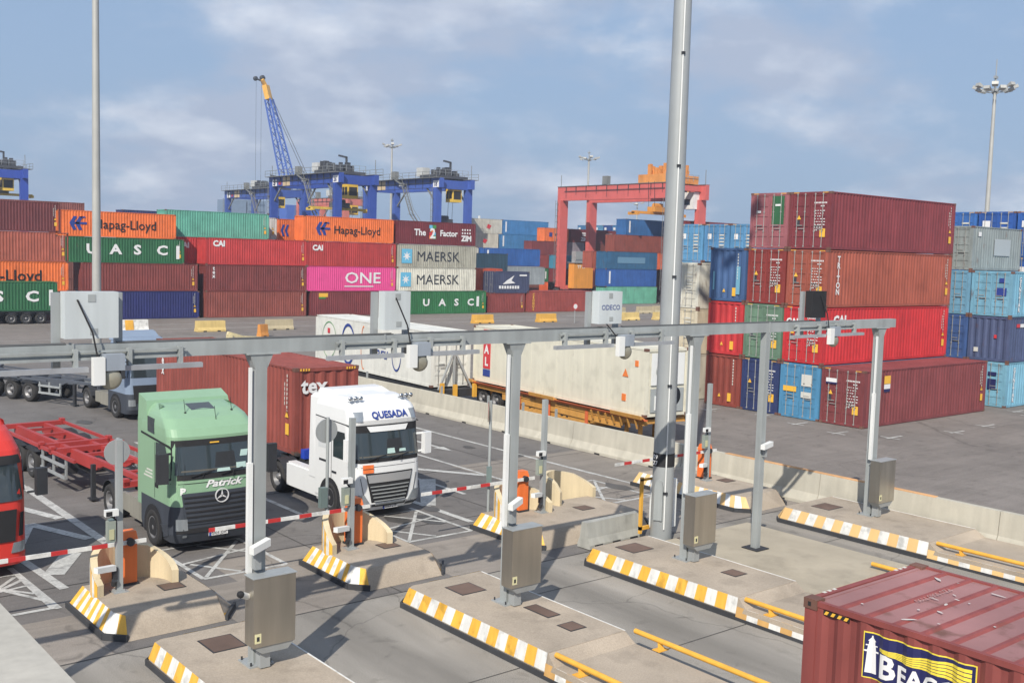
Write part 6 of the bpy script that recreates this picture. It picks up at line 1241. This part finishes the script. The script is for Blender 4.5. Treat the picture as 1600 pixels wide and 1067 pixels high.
# ---- harbour crane boom
def harbour_crane():
    P = lambda px, py, d: (lambda v: Vector((v.x, v.y, CAM_H+v.z)))((fw+r2*((px-800)/F_PX)-u2*((py-533.5)/F_PX))*d)
    foot = Vector((143.2, 274.5, 22.0)); tip = Vector((138.85, 280.4, 49.3))
    t = thing('harbour_crane', 'tall blue lattice boom with a yellow head rising behind the blue gantry cranes', 'harbour crane', (foot.x, foot.y, 0)); o = Vector((foot.x, foot.y, 0)); m = mat('boom_blue', (70, 108, 196), .5, dirt=.06)
    d = (tip-foot).normalized(); s = d.cross(Vector((0, 0, 1))).normalized(); n_ = s.cross(d).normalized(); L = (tip-foot).length; b = MB(); N_ = 16
    def pt(k, i, j): f = k/N_; w_ = 1.9-.9*f; return foot-o+d*L*f+s*i*w_+n_*j*w_*.8
    for i, j in ((-1, -1), (1, -1), (1, 1), (-1, 1)): b.bar(pt(0, i, j), pt(N_, i, j), .34)
    for k in range(N_):
        for (i, j), (p, q) in (((-1, -1), (1, -1)), ((1, -1), (1, 1)), ((1, 1), (-1, 1)), ((-1, 1), (-1, -1))):
            b.bar(pt(k, i, j), pt(k+1, p, q), .16) if k % 2 else b.bar(pt(k, p, q), pt(k+1, i, j), .16)
    build(b, 'boom', m, t)
    my = M_yellow; e = tip-o; b = MB(); b.hexa([e+s*-1.0+n_*-.7, e+s*1.0+n_*-.7, e+s*1.0+n_*.7, e+s*-1.0+n_*.7], [e+d*4+s*-1.1+n_*-.7, e+d*4+s*.9+n_*-.7, e+d*4+s*.9+n_*.7, e+d*4+s*-1.1+n_*.7]).bar(e+d*3.5, e+d*5.5+s*-1.5, .9, .9); build(b, 'boom_head', my, t)
    b = MB(); hx = e+d*5.0+s*-.9; b.lathe(hx+Vector((-2.3, 0, .6)), (0, 1, 0), [(0, .001), (0, .65), (.5, .65), (.5, .001)], 14).lathe(hx+Vector((-.2, 0, 1.0)), (0, 1, 0), [(0, .001), (0, .8), (.5, .8), (.5, .001)], 14); b.bar(hx+Vector((-2.3, .2, .6)), hx, .4); build(b, 'pulley', M_dark, t)
    b = MB(); hz_ = hx+Vector((-2.2, 0, 0)); b.tube(hz_, (hz_.x, hz_.y, 6), .035, n=4).tube(hz_+Vector((1.6, 0, 0)), (hz_.x+1.6, hz_.y, 6), .035, n=4); b.tube(e+d*5, Vector((9.5, -3, 17)), .07, n=4).tube(e+d*2, Vector((8.5, -3, 17)), .07, n=4); build(b, 'hoist_rope', M_dark, t)
    b = MB().box(-6, -5, 1.5, 8, 5, 4).tube((2, 0, 4), (2, 0, 15), 2.4, n=12).box(-3, -3, 15, 9, 3, 19.5); build(b, 'crane_body', m, t)
harbour_crane()
# ---- far skyline bits
t = thing('office_building', 'distant hazy grey office block on the skyline left of the blue gantry cranes', 'building', (253, 560, 0)); b = MB().box(0, 0, 0, 11, 14, 33).box(12, 0, 0, 23, 14, 33); build(b, 'wall', mat('hazy_building', (120, 142, 166), .7), t); b = MB(); [b.box(12.5, -.1, 10+4*k, 22.5, 0, 11.2+4*k) for k in range(6)]; build(b, 'window_band', mat('hazy_window', (90, 112, 138), .3), t)
t = thing('pylon', 'thin white slanted pylon on the skyline beside the tall left pole', 'pylon', (87, 500, 0)); build(MB().hexa([(0, 0, 0), (3.4, 0, 0), (3.4, 2, 0), (0, 2, 0)], [(-3.4, 0, 29), (-2.9, 0, 29), (-2.9, 1, 29), (-3.4, 1, 29)]), 'spire', M_white, t)
t = thing('white_spire', 'small white pointed spire above the dirty white containers left of centre', 'spire', (228, 298, 0)); build(MB().hexa([(0, 0, 0), (1.6, 0, 0), (1.6, 1, 0), (0, 1, 0)], [(.8, 0, 20.6), (1.3, 0, 20.6), (1.3, .5, 20.6), (.8, .5, 20.6)]), 'spire', M_white, t)
# ---------------------------------------------------------------- air
def haze():
    o = build(MB().box(-145, -105, -1.2, 465, 645, 62), 'haze', bpy.data.materials.new('haze_air')); tag(o, None, kind='stuff')
    m = o.data.materials[0]; m.use_nodes = True; n = m.node_tree.nodes; n.clear(); ou = n.new('ShaderNodeOutputMaterial'); v = n.new('ShaderNodeVolumePrincipled')
    v.inputs['Color'].default_value = (.80, .88, 1, 1); v.inputs['Density'].default_value = .0006; v.inputs['Anisotropy'].default_value = .3; m.node_tree.links.new(v.outputs[0], ou.inputs['Volume'])
haze()
# keep the outliner readable: one clean name per kind
for o in C.objects:
    pass
